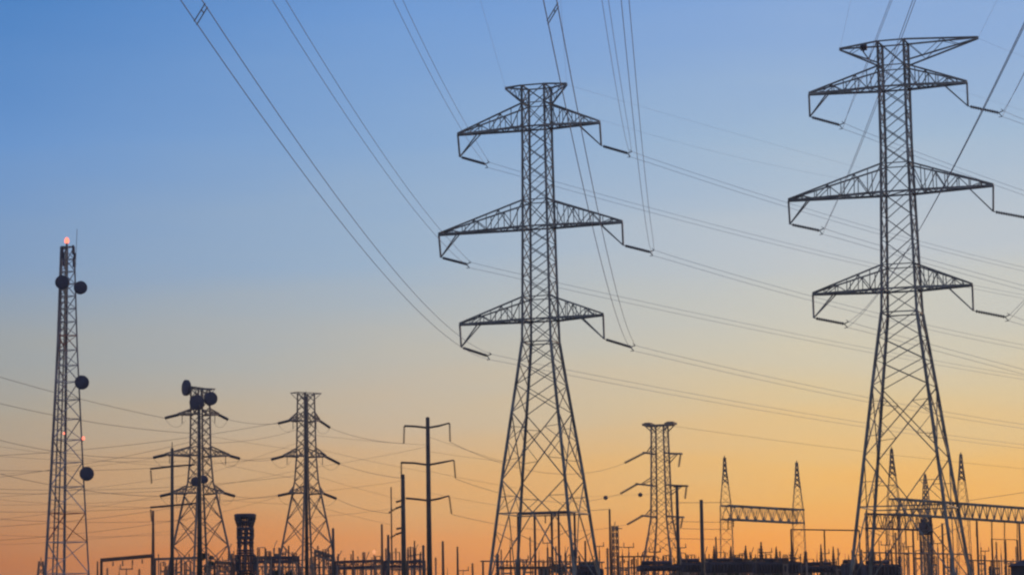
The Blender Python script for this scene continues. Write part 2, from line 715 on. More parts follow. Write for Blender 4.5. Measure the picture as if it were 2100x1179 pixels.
far2 = {(2, 'L'): (2098, 762, (1911, 712)), (1, 'L'): (2098, 590, (1890, 533)), (0, 'L'): (2100, 396, (1950, 343)),
        (2, 'R'): (2200, 690, (2098, 661)), (1, 'R'): (2220, 480, (2180, 468)), (0, 'R'): (2200, 282, (2100, 252))}
for key, y in yk1.items():
    conductor_bundle('two parallel cables hung from the %s %s arm of the middle pylon' % (NAME[key[0]], {'L': 'left', 'R': 'right'}[key[1]]),
                     y, near1[key], far1[key])
for key, y in yk2.items():
    conductor_bundle('two parallel cables hung from the %s %s arm of the tallest right pylon' % (NAME[key[0]], {'L': 'left', 'R': 'right'}[key[1]]),
                     y, near2[key], far2[key])


def earth_wire(label, P0, near, far):
    u, b, c, Ln, e = fit_span(P0, at(near[0], near[1], near[2]), near[3], None)
    npts = span_points(P0, u, b, c, Ln * 1.5, 30)
    l, z = in_plane(far[0], far[1], P0, UF)
    Pf = P0 + UF * l
    Pf.z = z
    u, b, c, Lf, e = fit_span(P0, Pf, far[2], None)
    fpts = span_points(P0, u, b, c, Lf * 1.2, 30)
    pts = [p - P0 for p in reversed(npts)] + [p - P0 for p in fpts[1:]]
    o = MB().tube(pts, .0085, 5).build('earth_wire', M['wire'], None, True)
    o.location = P0
    tag(o, label, 'earth wire', 'thin earth wires over the large towers')


earth_wire('thin wire from the left end of the small cap of the middle pylon', caps1[0], (985, 0, 215, (1012, 95)), (1700, 362, (1352, 281)))
earth_wire('thin wire from the right end of the small cap of the middle pylon', caps1[1], (1150, 0, 215, (1157, 90)), (1680, 322, (1400, 244)))
earth_wire('thin wire from the left end of the topmost arms of the right pylon', caps2[0], (1745, 0, 215, (1732, 52)), (2100, 228, (1900, 164)))
earth_wire('thin wire from the right end of the topmost arms of the right pylon', caps2[1], (2045, 0, 215, (2020, 50)), (2200, 150, (2100, 117)))


# ------------------------------------------------------------ three smaller lattice towers behind
def small_tower(label, cpx, cpy, D, yaw, prof, top_py, cap_half, arms, waist, rows, legw=.21, brw=.09, capt=.1, hanging=True, flat=False):
    T = Tower(label, 'smaller lattice towers behind', cpx, cpy, D, yaw, prof, None, M['steel_far'], legw, brw)
    a = T.a
    zt, zw = T.z(top_py), T.z(waist)
    T.legs(zt, zw)
    panels = xpanels(zt, zw, a, .8)
    rr_ = [zw] + [T.z(y) for y in rows]
    for z1, z0 in zip(rr_, rr_[1:]):
        panels.append((z0, z1, 'X', False))
    panels.append((rr_[-1] * .5, rr_[-1], 'X', True))
    panels.append((0, rr_[-1] * .5, 'X', True))
    T.bracing(panels)
    m = MB()
    cw = cap_half * D / F / math.cos(yaw)
    for sy in (-1, 1):
        m.bar((-cw, sy * a(zt), zt), (cw, sy * a(zt), zt), capt)
    for sx in (-1, 1):
        m.bar((sx * cw, -a(zt), zt), (sx * cw, a(zt), zt), capt)
        for sy in (-1, 1):
            m.bar((sx * cw, sy * a(zt), zt), (sx * a(zt - 1), sy * a(zt - 1), zt - 1), capt * .7)
    m.build('top_frame', M['steel_far'], T.root)
    ends = {}
    for k, (zt_, zb_, lt, ls, rt, rs) in enumerate(arms):
        for side, tip_px, str_px in (('L', lt, ls), ('R', rt, rs)):
            tip = T.loc(*tip_px)
            if flat:
                m = MB()
                zz, sx = T.z(zb_), (1 if tip.x > 0 else -1)
                for sy in (-1, 1):
                    c0 = Vector((sx * a(zz), sy * a(zz), zz))
                    m.bar(c0, tip + Vector((0, sy * .35, 0)), .26)
                    z3 = zz - 1.5 if side == 'R' else zz + 1.3
                    m.bar(Vector((sx * a(z3), sy * a(z3), z3)), tip.lerp(c0, .25), .12)
                m.bar(tip + Vector((0, -.5, 0)), tip + Vector((0, .5, 0)), .3)
                m.build('crossarm', M['steel_far'], T.root)
            else:
                arm_truss(a, T.z(zb_), T.z(zt_), tip.x, tip.z, .16, 4, .1).build('crossarm', M['steel_far'], T.root)
            end = T.loc(*str_px)
            s = MB()
            s.insulator(tip, end, .23, .07, .2, 7)
            s.build('insulator_string', M['insul'], T.root, True)
            if hanging:
                m = MB()
                q = tip + Vector((-.6 if tip.x > 0 else .6, 0, -.1))
                m.insulator(q, q - Vector((0, 0, 1.1)), .09, .03, .2, 6)
                loop = []
                for i in range(9):
                    t = i / 8
                    x = end.x * (1 - t) + (q.x * .8) * t
                    loop.append((x, 0, end.z * (1 - t) + (q.z - .6) * t - 4 * t * (1 - t) * 1.1))
                m.tube(loop, .018, 5)
                m.build('jumper', M['insul'], T.root, True)
            ends[(k, side)] = T.world(end)
    return T, ends


s45 = R(40)
TA, endA = small_tower(
    'lattice pylon carrying three round dishes on its top, left of the banded column', 411, 900, 380, s45,
    [(797, 19), (935, 21), (990, 26), (1016, 33), (1115, 55), (1179, 68)], 797, 21,
    [(838, 850, (366, 850), (338, 857), (448, 850), (468, 860)),
     (915, 935, (340, 932), (314, 938), (470, 934), (492, 940)),
     (994, 1012, (354, 1011), (328, 1017), (458, 1010), (482, 1017))],
    1016, [1066, 1118, 1179])
TB, endB = small_tower(
    'lattice pylon with a bare flat top, right of the banded column', 628, 900, 413, s45,
    [(806, 17), (935, 20), (985, 24), (1016, 30), (1115, 50), (1179, 62)], 806, 23,
    [(845, 864, (594, 862), (570, 868), (655, 862), (677, 877)),
     (918, 936, (582, 935), (556, 942), (668, 936), (697, 951)),
     (996, 1012, (594, 1011), (570, 1016), (662, 1011), (690, 1022))],
    1016, [1066, 1116, 1179])
TC, endC = small_tower(
    'narrow lattice pylon with slanting strings at its left, between the two large pylons', 1355, 980, 450, -R(24),
    [(872, 17), (1000, 20), (1062, 22), (1100, 29), (1179, 45)], 872, 25,
    [(912, 930, (1322, 928), (1281, 949), (1396, 930), (1392, 957)),
     (975, 995, (1307, 992), (1272, 1012), (1408, 996), (1405, 1022)),
     (1040, 1059, (1318, 1057), (1286, 1075), (1400, 1060), (1396, 1082))],
    1066, [1100, 1135, 1179], legw=.21, brw=.085, capt=.22, hanging=False, flat=True)
for sx in (-1, 1):
    z_ = TC.z(873)
    q_ = MB().box(sx * 1.95 - .75, sx * 1.95 + .75, -.9, .9, z_ + .1, z_ + .45)
    q_.box(sx * 1.95 - .5, sx * 1.95 + .5, -.6, .6, z_ + .45, z_ + .6)
    q_.build('cap_bracket', M['steel_far'], TC.root)


def dish(parent, p, facing, r, mat=M['dish'], depth=.5, mount=None):
    """a round microwave dish with its shroud, a curved back and a mounting arm; p and facing in the parent's frame"""
    f = Vector(facing).normalized()
    m = MB()
    p = Vector(p)
    m.tube([p - f * depth * 1.25, p - f * depth * 1.1, p - f * depth * .75, p - f * depth * .4, p + f * depth * .5, p + f * depth * .52, p + f * depth * .66],
           [r * .12, r * .5, r * .85, r, r, r * .97, r * .35], 24)
    o = m.build('dish', mat, parent, True)
    if mount is not None:
        k = MB()
        k.tube([p - f * depth * 1.2, mount], .07, 6)
        k.bar(p - f * depth * 1.2 + Vector((0, 0, -.5)), p - f * depth * 1.2 + Vector((0, 0, .5)), .1)
        k.build('dish_mount', M['steel'], o)
    return o


def local(T, px, py, dy=0):
    v = T.loc(px, py)
    v.y = dy
    return v


def to_local(G, yaw, P):
    d = P - G
    c, s = math.cos(-yaw), math.sin(-yaw)
    return Vector((d.x * c - d.y * s, d.x * s + d.y * c, P.z))


def face_local(yaw, v):
    c, s = math.cos(-yaw), math.sin(-yaw)
    return Vector((v[0] * c - v[1] * s, v[0] * s + v[1] * c, v[2]))


kA = 380 / F
for (px, py, r, fc, dd) in ((382, 795, 16.5, (-1, -.62, .02), 378), (404, 825, 15.5, (-.25, -1, 0), 377.5), (432, 817, 14, (.55, -1, 0), 377.5),
                            (401, 987, 9.5, (-.3, -1, 0), 377), (418, 983, 8.5, (.4, -1, 0), 377)):
    p = to_local(TA.G, s45, at(px, py, dd))
    dish(TA.root, p, face_local(s45, fc), r * kA, mount=Vector((0, 0, p.z - .1)), depth=.42)
pl = MB()
p0, p1 = to_local(TA.G, s45, at(392, 793, 379)), to_local(TA.G, s45, at(436, 799, 379))
pl.bar(p0, p1, .22)
pl.bar(p0.lerp(p1, .5), Vector((0, 0, p0.z - 2)), .2)
pl.build('dish_bracket', M['steel'], TA.root)


# ------------------------------------------------------------ radio mast at the left: three legs
Dm = 300
Gm = at(137, 840, Dm)
Gm.z = 0
mast = empty('radio_mast', Gm, 0, 'slender three-legged radio mast with a red light on its tip, at the left edge', 'mast')


def zrow(G, py):
    lo, hi = -5.0, 120.0
    for _ in range(50):
        m = (lo + hi) / 2
        if project(Vector((G.x, G.y, m)))[1] > py:
            lo = m
        else:
            hi = m
    return lo


mtab = [(zrow(Gm, py), r * Dm / F * 1.03) for py, r in ((505, 14.6), (715, 22.2), (973, 36.6), (1179, 49.3))]
mr = lambda z: interp(mtab, z)
PH = [R(16.4 + 0), R(16.4 + 120), R(16.4 + 240)]


def mleg(i, z):
    return Vector((mr(z) * math.cos(PH[i]), -mr(z) * math.sin(PH[i]), z))


ztm = zrow(Gm, 507)
for i in range(3):
    m = MB()
    zs = [ztm] + [z for z, _ in sorted(mtab, reverse=True) if z < ztm - .5] + [0]
    for z0, z1 in zip(zs, zs[1:]):
        m.tube([mleg(i, z0), mleg(i, z1)], .085 if i == 0 else .15, 6)
    m.build('leg', M['mast_steel'], mast)
m = MB()
z = ztm
k = 0
while z > .5:
    h = max(1.35, 1.25 * mr(z) * 1.1)
    z2 = max(0, z - h)
    red = (k % 9) == 7
    if red and m.v:
        m.build('bracing_section', M['white_steel'], mast)
        m = MB()
    tgt = MB() if red else m
    for i in range(3):
        j = (i + 1) % 3
        wd = .075 if i != 1 else .10
        tgt.bar(mleg(i, z), mleg(j, z), wd)
        if k % 2:
            tgt.bar(mleg(i, z), mleg(j, z2), wd)
        else:
            tgt.bar(mleg(j, z), mleg(i, z2), wd)
        if i == 1:
            tgt.bar(mleg(i, (z + z2) / 2), mleg(j, (z + z2) / 2), .08)
    if red:
        tgt.build('bracing_section', M['red_steel'], mast)['label'] = 'red painted section of the bracing'
    z = z2
    k += 1
m.build('bracing_section', M['white_steel'], mast)
m = MB()
for i in range(int(ztm / .45)):
    zz = i * .45 + .3
    c = (mleg(1, zz) + mleg(2, zz)) / 2
    m.bar(c + Vector((-.22, -.05, 0)), c + Vector((.22, -.05, 0)), .04)
for sx in (-.22, .22):
    c0, c1 = (mleg(1, 0) + mleg(2, 0)) / 2, (mleg(1, ztm) + mleg(2, ztm)) / 2
    zs = [0] + [z for z, _ in sorted(mtab)][:-1] + [ztm]
    for z0, z1 in zip(zs, zs[1:]):
        if z1 > z0:
            m.bar((mleg(1, z0) + mleg(2, z0)) / 2 + Vector((sx, -.05, 0)), (mleg(1, z1) + mleg(2, z1)) / 2 + Vector((sx, -.05, 0)), .13)
m.build('ladder', M['steel'], mast)
for px, py, r, fc in ((128, 579, 14.5, (-.15, -1, 0)), (165, 590, 13.5, (.55, -1, .05)), (168, 784, 14.5, (.05, -1, 0)), (178, 971, 14.5, (.08, -1, 0))):
    p = at(px, py, Dm - 2.4 if px > 150 else Dm - 2) - Gm
    i = 1 if px < 150 else 0
    lg = mleg(i if i else 0, p.z)
    dish(mast, p, fc, r * Dm / F, depth=.45, mount=lg)
for px, y0, y1, wd in ((150, 503, 522, .22), (153, 519, 531, .25), (151, 530, 548, .2), (128, 507, 530, .25), (131, 518, 545, .2)):
    a_, b_ = at(px, y0, Dm - 1) - Gm, at(px, y1, Dm - 1) - Gm
    MB().box(a_.x - wd / 2, a_.x + wd / 2, a_.y - .1, a_.y + .1, b_.z, a_.z).bar(
        (a_.x, a_.y, (a_.z + b_.z) / 2), mleg(0 if px > 140 else 1, (a_.z + b_.z) / 2), .07).build('panel_antenna', M['equip'], mast)
a_, b_ = at(158, 470, Dm) - Gm, at(155, 548, Dm) - Gm
MB().tube([b_, a_], .028, 6).bar(b_, mleg(0, b_.z), .06).build('whip_antenna', M['steel'], mast)
for px, py, r in ((137, 493, .25), (171, 898, .15), (131, 888, .1)):
    p = at(px, py, Dm - 1.4 if py > 600 else Dm) - Gm
    m = MB()
    m.tube([p + Vector((0, 0, z_)) for z_ in (-r * 1.3, -r, 0, r * .8, r * 1.3)], [r * .6, r * .95, r, r * .75, r * .2], 12)
    bo = m.build('beacon', M['red_lamp'], mast, True)
    if py < 600:
        MB().tube([p - Vector((0, 0, 1.0)), p - Vector((0, 0, r * 1.2))], .12, 8).bar(
            mleg(0, ztm), mleg(1, ztm), .12).bar(mleg(1, ztm), mleg(2, ztm), .12).bar(
            p - Vector((0, 0, 1.0)), mleg(1, ztm), .1).build('beacon_stand', M['steel'], bo)
    else:
        MB().bar(p - Vector((0, 0, r * 1.1)), mleg(0 if px > 150 else 2, p.z - .4), .06).build('beacon_stand', M['steel'], bo)


# ------------------------------------------------------------ poles
def tapered(m, P, Q, r0, r1, seg=10):
    return m.tube([P, Q], [r0, r1], seg)


def monopole(name, label, cat, px, top, D, w0, w1, mat, group=None, xb=None, parts=()):
    """a tapering pole; px at its top row, w0/w1 widths in px at the top and at image row 1179"""
    xb = px if xb is None else xb
    P = at(px, top, D)
    G = Vector((P.x, P.y, 0))
    root = empty(name, G, 0, label, cat, group) if parts else None
    kk = D / F
    slope = (w1 - w0) / max(1, (1179 - top))
    wg = w1 + slope * 150
    m = MB()
    z = P.z
    m.tube([(0, 0, 0), (0, 0, z - .05), (0, 0, z)], [wg * kk / 2, w0 * kk / 2, w0 * kk / 2 * .6], 10)
    if not parts:
        o = m.build(name, mat, None, True)
        o.location = G
        return tag(o, label, cat, group), G
    m.build('shaft', mat, root, True)
    for kind, args in parts:
        if kind == 'arm':
            pts = [at(x, y, D) - G for x, y in args]
            q = MB()
            q.tube(pts, [.12] * (len(pts) - 1) + [.08], 8)
            q.build('crossarm', mat, root, True)
        elif kind == 'string':
            a0, b0 = [at(x, y, D) - G for x, y in args]
            MB().insulator(a0, b0, .14, .04, .2, 7).build('insulator_string', M['pole_brown'], root, True)
        elif kind == 'cap':
            a0, b0 = [at(x, y, D) - G for x, y in args]
            MB().tube([a0, b0], .05, 6).build('tip_rod', mat, root, True)
    return root, G


monopole('steel_pole', 'slim dark pole with two level arms in front of the dish-topped pylon', 'pole', 353, 918, 330, 6, 8.5, M['pole'], parts=[
    ('arm', [(308, 961), (352, 956), (399, 952)]), ('arm', [(308, 1040), (353, 1036), (402, 1031)]),
    ('string', [(309, 964), (311, 991)]), ('string', [(309, 1044), (311, 1068)]), ('cap', [(353, 906), (353, 920)])])
monopole('steel_pole', 'tall pole with three pairs of bracket arms left of the middle pylon', 'pole', 877, 855, 320, 8, 11.5, M['pole'], parts=[
    ('arm', [(829, 873), (852, 874), (877, 877), (900, 873), (922, 867)]), ('arm', [(822, 948), (850, 949), (878, 953), (905, 948), (931, 943)]),
    ('arm', [(832, 1021), (855, 1023), (879, 1026), (900, 1022), (921, 1016)]),
    ('string', [(829, 874), (828, 909)]), ('string', [(922, 868), (923, 905)]), ('string', [(823, 949), (823, 980)]),
    ('string', [(931, 944), (934, 980)]), ('string', [(921, 1017), (926, 1053)])])
monopole('steel_pole', 'dark pole with short slanting strings on its left, beside the pole with bracket arms', 'pole', 826, 972, 300, 8, 11, M['pole'], parts=[
    ('arm', [(812, 1029), (826, 1025)]), ('arm', [(813, 1084), (827, 1081)]),
    ('string', [(814, 1041), (797, 1051)]), ('string', [(814, 1094), (800, 1103)]), ('arm', [(812, 1042), (827, 1036)]), ('arm', [(813, 1095), (827, 1090)])])
monopole('steel_pole', 'thick tapering pole in front of the dish-topped pylon', 'pole', 409, 838, 260, 4, 12.5, M['pole'], parts=[('cap', [(409, 828), (409, 840)])])
monopole('steel_pole', 'thin dark pole up the middle of the bare-topped pylon', 'pole', 627, 812, 360, 4, 8.5, M['pole'], parts=[('cap', [(627, 803), (627, 814)])])
monopole('steel_pole', 'pole with a short cross piece right beside the narrow pylon', 'pole', 1388, 997, 310, 6, 8, M['pole'], parts=[
    ('arm', [(1381, 997), (1408, 996)])])
monopole('steel_pole', 'plain thick pole standing alone between the narrow pylon and the spiked gantry', 'pole', 1438, 1024, 300, 7, 8.5, M['pole'])
for lab, x, y, D, a0, a1, mt in (
        ('brown post under the left end of the arms of the slim pole', 314, 1046, 330, 4.5, 8, 'pole_brown'),
        ('short dark post at the foot of the bare-topped pylon, on its right', 683, 1082, 350, 5, 8, 'pole'),
        ('brown post left of the poles with bracket arms, nearer the lamp', 783, 1074, 340, 4, 6, 'pole_brown'),
        ('dark short post between the brown post and the dark pole with strings', 796, 1096, 330, 5, 7, 'pole'),
        ('faint slender post just left of the dark pole with strings', 802, 998, 380, 2.5, 3.5, 'pole_brown'),
        ('short post just left of the foot of the pole with bracket arms', 868, 1117, 330, 5, 6, 'pole'),
        ('lone brown post right of the pole with bracket arms', 908, 1109, 350, 4.5, 6, 'pole_brown'),
        ('lone short post with a thick foot, left of the middle pylon', 938, 1120, 350, 3.5, 5, 'pole_brown'),
        ('thin post with a level wire at its top, right of the middle pylon', 1250, 1043, 350, 4, 5, 'pole_brown')):
    monopole('post', lab, 'post', x, y, D, a0, a1, M[mt])


def lattice_mast(name, label, px, top, D, prof, cat='mast', group=None, mat=None, xc=None):
    """a thin four-sided lattice mast; prof = rows and half widths in px"""
    mat = mat or M['steel_far']
    P = at(px, top, D)
    G = Vector((P.x, P.y, 0))
    root = empty(name, G, R(20), label, cat, group)
    tab = [(zrow(G, py), hw * D / F / 1.28) for py, hw in prof]
    a = lambda z: max(.03, interp(tab, z))
    zt = zrow(G, top)
    m = MB()
    zs = [zt] + [z for z, _ in sorted(tab, reverse=True) if z < zt - .3] + [0]
    for i in range(4):
        for z0, z1 in zip(zs, zs[1:]):
            m.bar(body_corner(a, i, z0), body_corner(a, i, z1), .1)
    m.build('legs', mat, root)
    b = MB()
    z = zt
    while z > 0.3:
        h = max(.8, 1.9 * a(z))
        brace_faces(b, a, max(0, z - h), z, .055, 'X')
        z -= h
    b.build('bracing', mat, root)
    MB().tube([(0, 0, zt - .1), (0, 0, zt + .5)], .05, 6).build('tip_rod', mat, root)
    return root, G


def truss_beam(P, Q, h, wd, w, n, name, mat, parent, origin):
    """a box truss between two points, h deep, wd wide"""
    m = MB()
    P, Q = P - origin, Q - origin
    d = (Q - P)
    dn = Vector((d.x, d.y, 0)).normalized()
    s = Vector((-dn.y, dn.x, 0)) * wd / 2
    dz = Vector((0, 0, -h))
    for o in (s, -s):
        m.bar(P + o, Q + o, w * 1.45)
        m.bar(P + o + dz, Q + o + dz, w * 1.45)
        for i in range(n):
            t0, tm, t1 = i / n, (i + .5) / n, (i + 1) / n
            m.bar(P.lerp(Q, t0) + o + dz, P.lerp(Q, tm) + o, w * .45)
            m.bar(P.lerp(Q, tm) + o, P.lerp(Q, t1) + o + dz, w * .45)
            m.bar(P.lerp(Q, t1) + o, P.lerp(Q, t1) + o + dz, w * .4)
    for i in range(n + 1):
        for z_ in (Vector((0, 0, 0)), dz):
            m.bar(P.lerp(Q, i / n) + s + z_, P.lerp(Q, i / n) - s + z_, w * .6)
    return m.build(name, mat, parent)


def gantry(label, A, B, tops, beamA, beamB, depth_px, prof, ext=None, mat=None, extra=()):
    """two lattice spikes joined by a truss beam. A, B = (px, D)"""
    mat = mat or M['steel_far']
    G = at(A[0], 1100, A[1])
    G.z = 0
    root = empty('gantry', G, 0, label, 'gantry', 'substation gantries')
    for (px, D), top in ((A, tops[0]), (B, tops[1])):
        C = at(px, 1060, D)
        C.z = 0
        tab = [(zrow(C, py + (top - tops[0])), hw * D / F / 1.25) for py, hw in prof]
        a = lambda z, tab=tab: max(.05, interp(tab, z))
        zt = zrow(C, top)
        off = C - G
        m = MB()
        zs = [zt] + [z for z, _ in sorted(tab, reverse=True) if z < zt - .3] + [0]
        for i in range(4):
            for z0, z1 in zip(zs, zs[1:]):
                m.bar(body_corner(a, i, z0) + off, body_corner(a, i, z1) + off, .05 if z0 < zt - 4 else .13, .05 if z1 < zt - 4 else .13)
        z = zt
        b = MB()
        while z > 0.3:
            h = max(.75, 1.9 * a(z))
            brace_faces(b, a, max(0, z - h), z, (.03 if z < zt - 3 else .12), 'X')
            z -= h
        n0 = len(m.v)
        m.v += [v + off for v in b.v]
        m.f += [tuple(i + n0 for i in f) for f in b.f]
        m.tube([off + Vector((0, 0, zt - .2)), off + Vector((0, 0, zt + .3))], .07, 6)
        m.build('spike_column', mat, root)
    P, Q = at(*beamA), at(*beamB)
    h = depth_px * A[1] / F
    truss_beam(P, Q, h, 1.2, .17, 9 if ext is None else ext, 'beam', M['steel'], root, G)
    for (x0, y0, D0, x1, y1, D1, r) in extra:
        MB().insulator(at(x0, y0, D0) - G, at(x1, y1, D1) - G, r, .05, .25, 7).build('hanging_insulator', M['pole_brown'], root, True)
    return root


gantry('gantry with two tall spikes and a truss beam standing clear of the pylons', (1489, 400), (1637, 415), (938, 948),
       (1487, 1036, 400), (1642, 1045, 415), 28, [(938, 2), (965, 4), (1000, 9), (1040, 14), (1179, 17)],
       extra=[(1493, 1066, 400, 1493, 1084, 400, .14), (1504, 1066, 401, 1504, 1080, 401, .14)])
gantry('gantry with a very long truss beam running behind the legs of the right pylon', (1833, 385), (1975, 397), (920, 931),
       (1830, 1022, 385), (2160, 1046, 412), 31, [(920, 2), (945, 4), (980, 9), (1022, 14), (1179, 17)], ext=22,
       extra=[(2034, 1068, 402, 2034, 1105, 402, .16), (2060, 1069, 403, 2060, 1104, 403, .14), (2086, 1071, 405, 2086, 1104, 405, .1),
              (2002, 1066, 400, 2002, 1100, 400, .08)])


def portal(label, xs, y0, y1, D0, D1, tk, colw, mat, group='low portal frames', truss=False, insul=(), depth=.5):
    G = at(xs[0], y0, D0)
    G.z = 0
    root = empty('portal_frame', G, 0, label, 'portal frame', group)
    P, Q = at(xs[0], y0, D0), at(xs[-1], y1, D1)
    if truss:
        truss_beam(P, Q, depth, .8, tk, max(4, int((Q - P).length / 1.3)), 'beam', mat, root, G)
    else:
        MB().bar(P - G, Q - G, tk).build('beam', mat, root)
    for i, x in enumerate(xs):
        t = (x - xs[0]) / (xs[-1] - xs[0])
        p = P.lerp(Q, t) - G
        m = MB()
        for s_ in (-colw, colw):
            m.bar((p.x + s_ * .7, p.y, 0), (p.x + s_ * .3, p.y, p.z), .16)
        zz = 0
        while zz < p.z - 1:
            m.bar((p.x - colw * .5, p.y, zz), (p.x + colw * .5, p.y, zz + 1), .06)
            m.bar((p.x + colw * .5, p.y, zz + 1), (p.x - colw * .5, p.y, zz + 2 if zz + 2 < p.z else p.z), .06)
            zz += 2
        m.build('column', mat, root)
    for x, dz, r in insul:
        t = (x - xs[0]) / (xs[-1] - xs[0])
        p = P.lerp(Q, t) - G
        a0 = p + Vector((0, 0, .05 if dz > 0 else -.3))
        MB().insulator(a0, a0 + Vector((0, 0, dz)), r, .05, .2, 7).build('post_insulator', M['insul'], root, True)
    return root


portal('low portal frame right of the radio mast foot, nearest the left edge', [208, 312], 1148, 1139, 330, 326, .42, .22, M['pole_brown'],
       insul=[(232, -.5, .12), (252, -.6, .12), (272, -.5, .12), (292, -.5, .12)])
portal('thin level portal frame behind the foot of the slim pole', [318, 372, 408], 1146, 1143, 340, 338, .3, .15, M['steel_far'],
       insul=[(335, -.6, .1), (350, -.6, .1), (388, .5, .1)])
portal('thick truss portal frame between the bare-topped pylon and the lamp', [690, 784], 1152, 1149, 350, 352, .22, .35, M['equip'], truss=True, depth=.75,
       insul=[(694, 1.0, .13), (720, .9, .12), (734, .6, .1), (748, 1.1, .12), (770, .6, .1)])
portal('short truss portal frame beside the two poles left of the middle pylon', [790, 832, 870], 1151, 1151, 340, 342, .2, .3, M['equip'], truss=True, depth=.6,
       insul=[(800, 1.1, .13), (812, 1.6, .14), (842, 1.8, .15), (852, 1.6, .18), (862, 1.0, .13)])
portal('dark busbar frame between the banded column and the bare-topped pylon', [524, 560, 610], 1143, 1143, 345, 348, .26, .3, M['equip'], truss=True, depth=.5,
       insul=[(532, 1.1, .13), (545, 1.1, .13), (553, .7, .15), (562, 1.2, .13), (574, 1.2, .13), (585, .6, .12), (600, .7, .16)])
portal('lower busbar frame right at the foot of the banded column, on its left', [440, 480], 1152, 1155, 345, 345, .4, .2, M['pole_brown'],
       insul=[(452, -.8, .12), (466, -.8, .12)])
portal('tangled frame inside the right half of the bare-topped pylon foot', [646, 664, 682], 1128, 1140, 372, 372, .25, .18, M['steel_far'], truss=True, depth=.6,
       insul=[(652, .7, .18), (670, -.9, .15)])
portal('five-post steel frame with a thick dark beam seen through the legs of the middle pylon', [1062, 1096, 1131, 1145, 1178], 1053, 1050, 330, 331, .3, .14, M['equip'],
       insul=[(1096, -2.3, .16), (1131, -2.3, .2), (1118, -.9, .12), (1168, -1.5, .14)])
portal('low frame across the bottom of the middle pylon legs', [1022, 1062, 1110, 1180], 1164, 1163, 320, 322, .3, .2, M['pole_brown'],
       insul=[(1040, .9, .1), (1080, .9, .1), (1128, 1.2, .16), (1150, 1.4, .18)])
portal('lower deep truss seen through the legs of the right pylon', [1776, 1842, 1908], 1053, 1058, 420, 424, .17, .3, M['equip'], truss=True, depth=2.15,
       insul=[(1816, -4.4, .16), (1830, -4.8, .14), (1856, -4.9, .2), (1880, -3.4, .12)])
portal('long level beam between the spiked gantry and the right pylon', [1622, 1690, 1762], 1085, 1087, 430, 434, .2, .1, M['pole_brown'])
portal('frame with a hanging dark bar near the right edge, under the long truss', [2034, 2061, 2086], 1105, 1106, 380, 380, .1, .12, M['pole_brown'],
       insul=[(2061, -3.1, .26), (2086, -3.0, .14)])
portal('short low frame with level rungs between the thin post and the narrow pylon', [1268, 1300, 1340], 1141, 1140, 350, 352, .18, .14, M['pole_brown'],
       insul=[(1280, -.5, .12), (1296, -.7, .12), (1318, .5, .12)])

# a lattice post pair with small side arms
root, Gp = lattice_mast('lattice_post', 'narrow lattice post with small side arms right of the middle pylon', 1261, 1077, 350,
                        [(1077, 6), (1179, 7)])
MB().bar(at(1258, 1083, 350) - Gp, at(1277, 1083, 350) - Gp, .12).bar(at(1262, 1121, 350) - Gp, at(1277, 1121, 350) - Gp, .12).build(
    'side_arm', M['steel_far'], root)
lattice_mast('lattice_mast', 'slender lattice mast with a small cross at its tip, seen through the right pylon', 1897, 972, 430,
             [(972, 1.5), (1000, 5), (1050, 8), (1179, 14)])
lattice_mast('lattice_mast', 'leaning faint mast beside the foot of the radio mast', 84, 1150, 330, [(1150, 5), (1179, 8)])


# dark equipment box hanging in the right pylon
def transformer(label, px, py0, py1, D, wpx, fins=7, bush=(), z0=None):
    P = at(px, py0, D)
    Q = at(px, py1, D)
    G = Vector((P.x, P.y, 0))
    root = empty('transformer', G, R(8), label, 'transformer', 'transformers in the switchyard')
    W = wpx * D / F / 2
    z1 = P.z
    zb = Q.z
    MB().box(-W, W, -1.1, 1.1, zb, z1 - .35).box(-W * .96, W * .96, -1.0, 1.0, z1 - .35, z1 - .28).build('tank', M['equip'], root)
    m = MB()
    for i in range(fins):
        x = -W * .85 + 1.7 * W * i / (fins - 1)
        m.box(x - .04, x + .04, -1.75, -1.15, zb + .15, z1 - .55)
    m.box(-W * .9, W * .9, -1.5, -1.4, z1 - .55, z1 - .47)
    m.build('radiator', M['equip'], root)
    MB().tube([(-W * .8, .5, z1), (W * .6, .5, z1)], .22, 12).bar((-W * .5, .5, z1 - .3), (-W * .5, .5, z1), .1).bar(
        (W * .4, .5, z1 - .3), (W * .4, .5, z1), .1).build('conservator', M['equip'], root, True)
    m = MB()
    for sx in (-1, 1):
        for sy in (-1, 1):
            m.bar((sx * W * .8, sy * .9, 0), (sx * W * .8, sy * .9, zb), .22)
            m.bar((sx * W * .8, sy * .9, zb * .5), (-sx * W * .8, sy * .9, zb), .08)
    m.build('support_frame', M['steel_far'], root)
    for x, h, r in bush:
        n_ = 7
        pts, rad = [], []
        for i in range(n_):
            f = i / n_
            for dd, k_ in ((0, .6), (.04, 1), (.08, .6)):
                pts.append((x * W, -.1, z1 - .3 + h * (f + dd)))
                rad.append(r * 1.35 * (1 - .85 * f) * k_)
        pts.append((x * W, -.1, z1 - .3 + h))
        rad.append(.03)
        MB().tube(pts, rad, 8).build('bushing', M['pole_brown'], root, True)
    return root


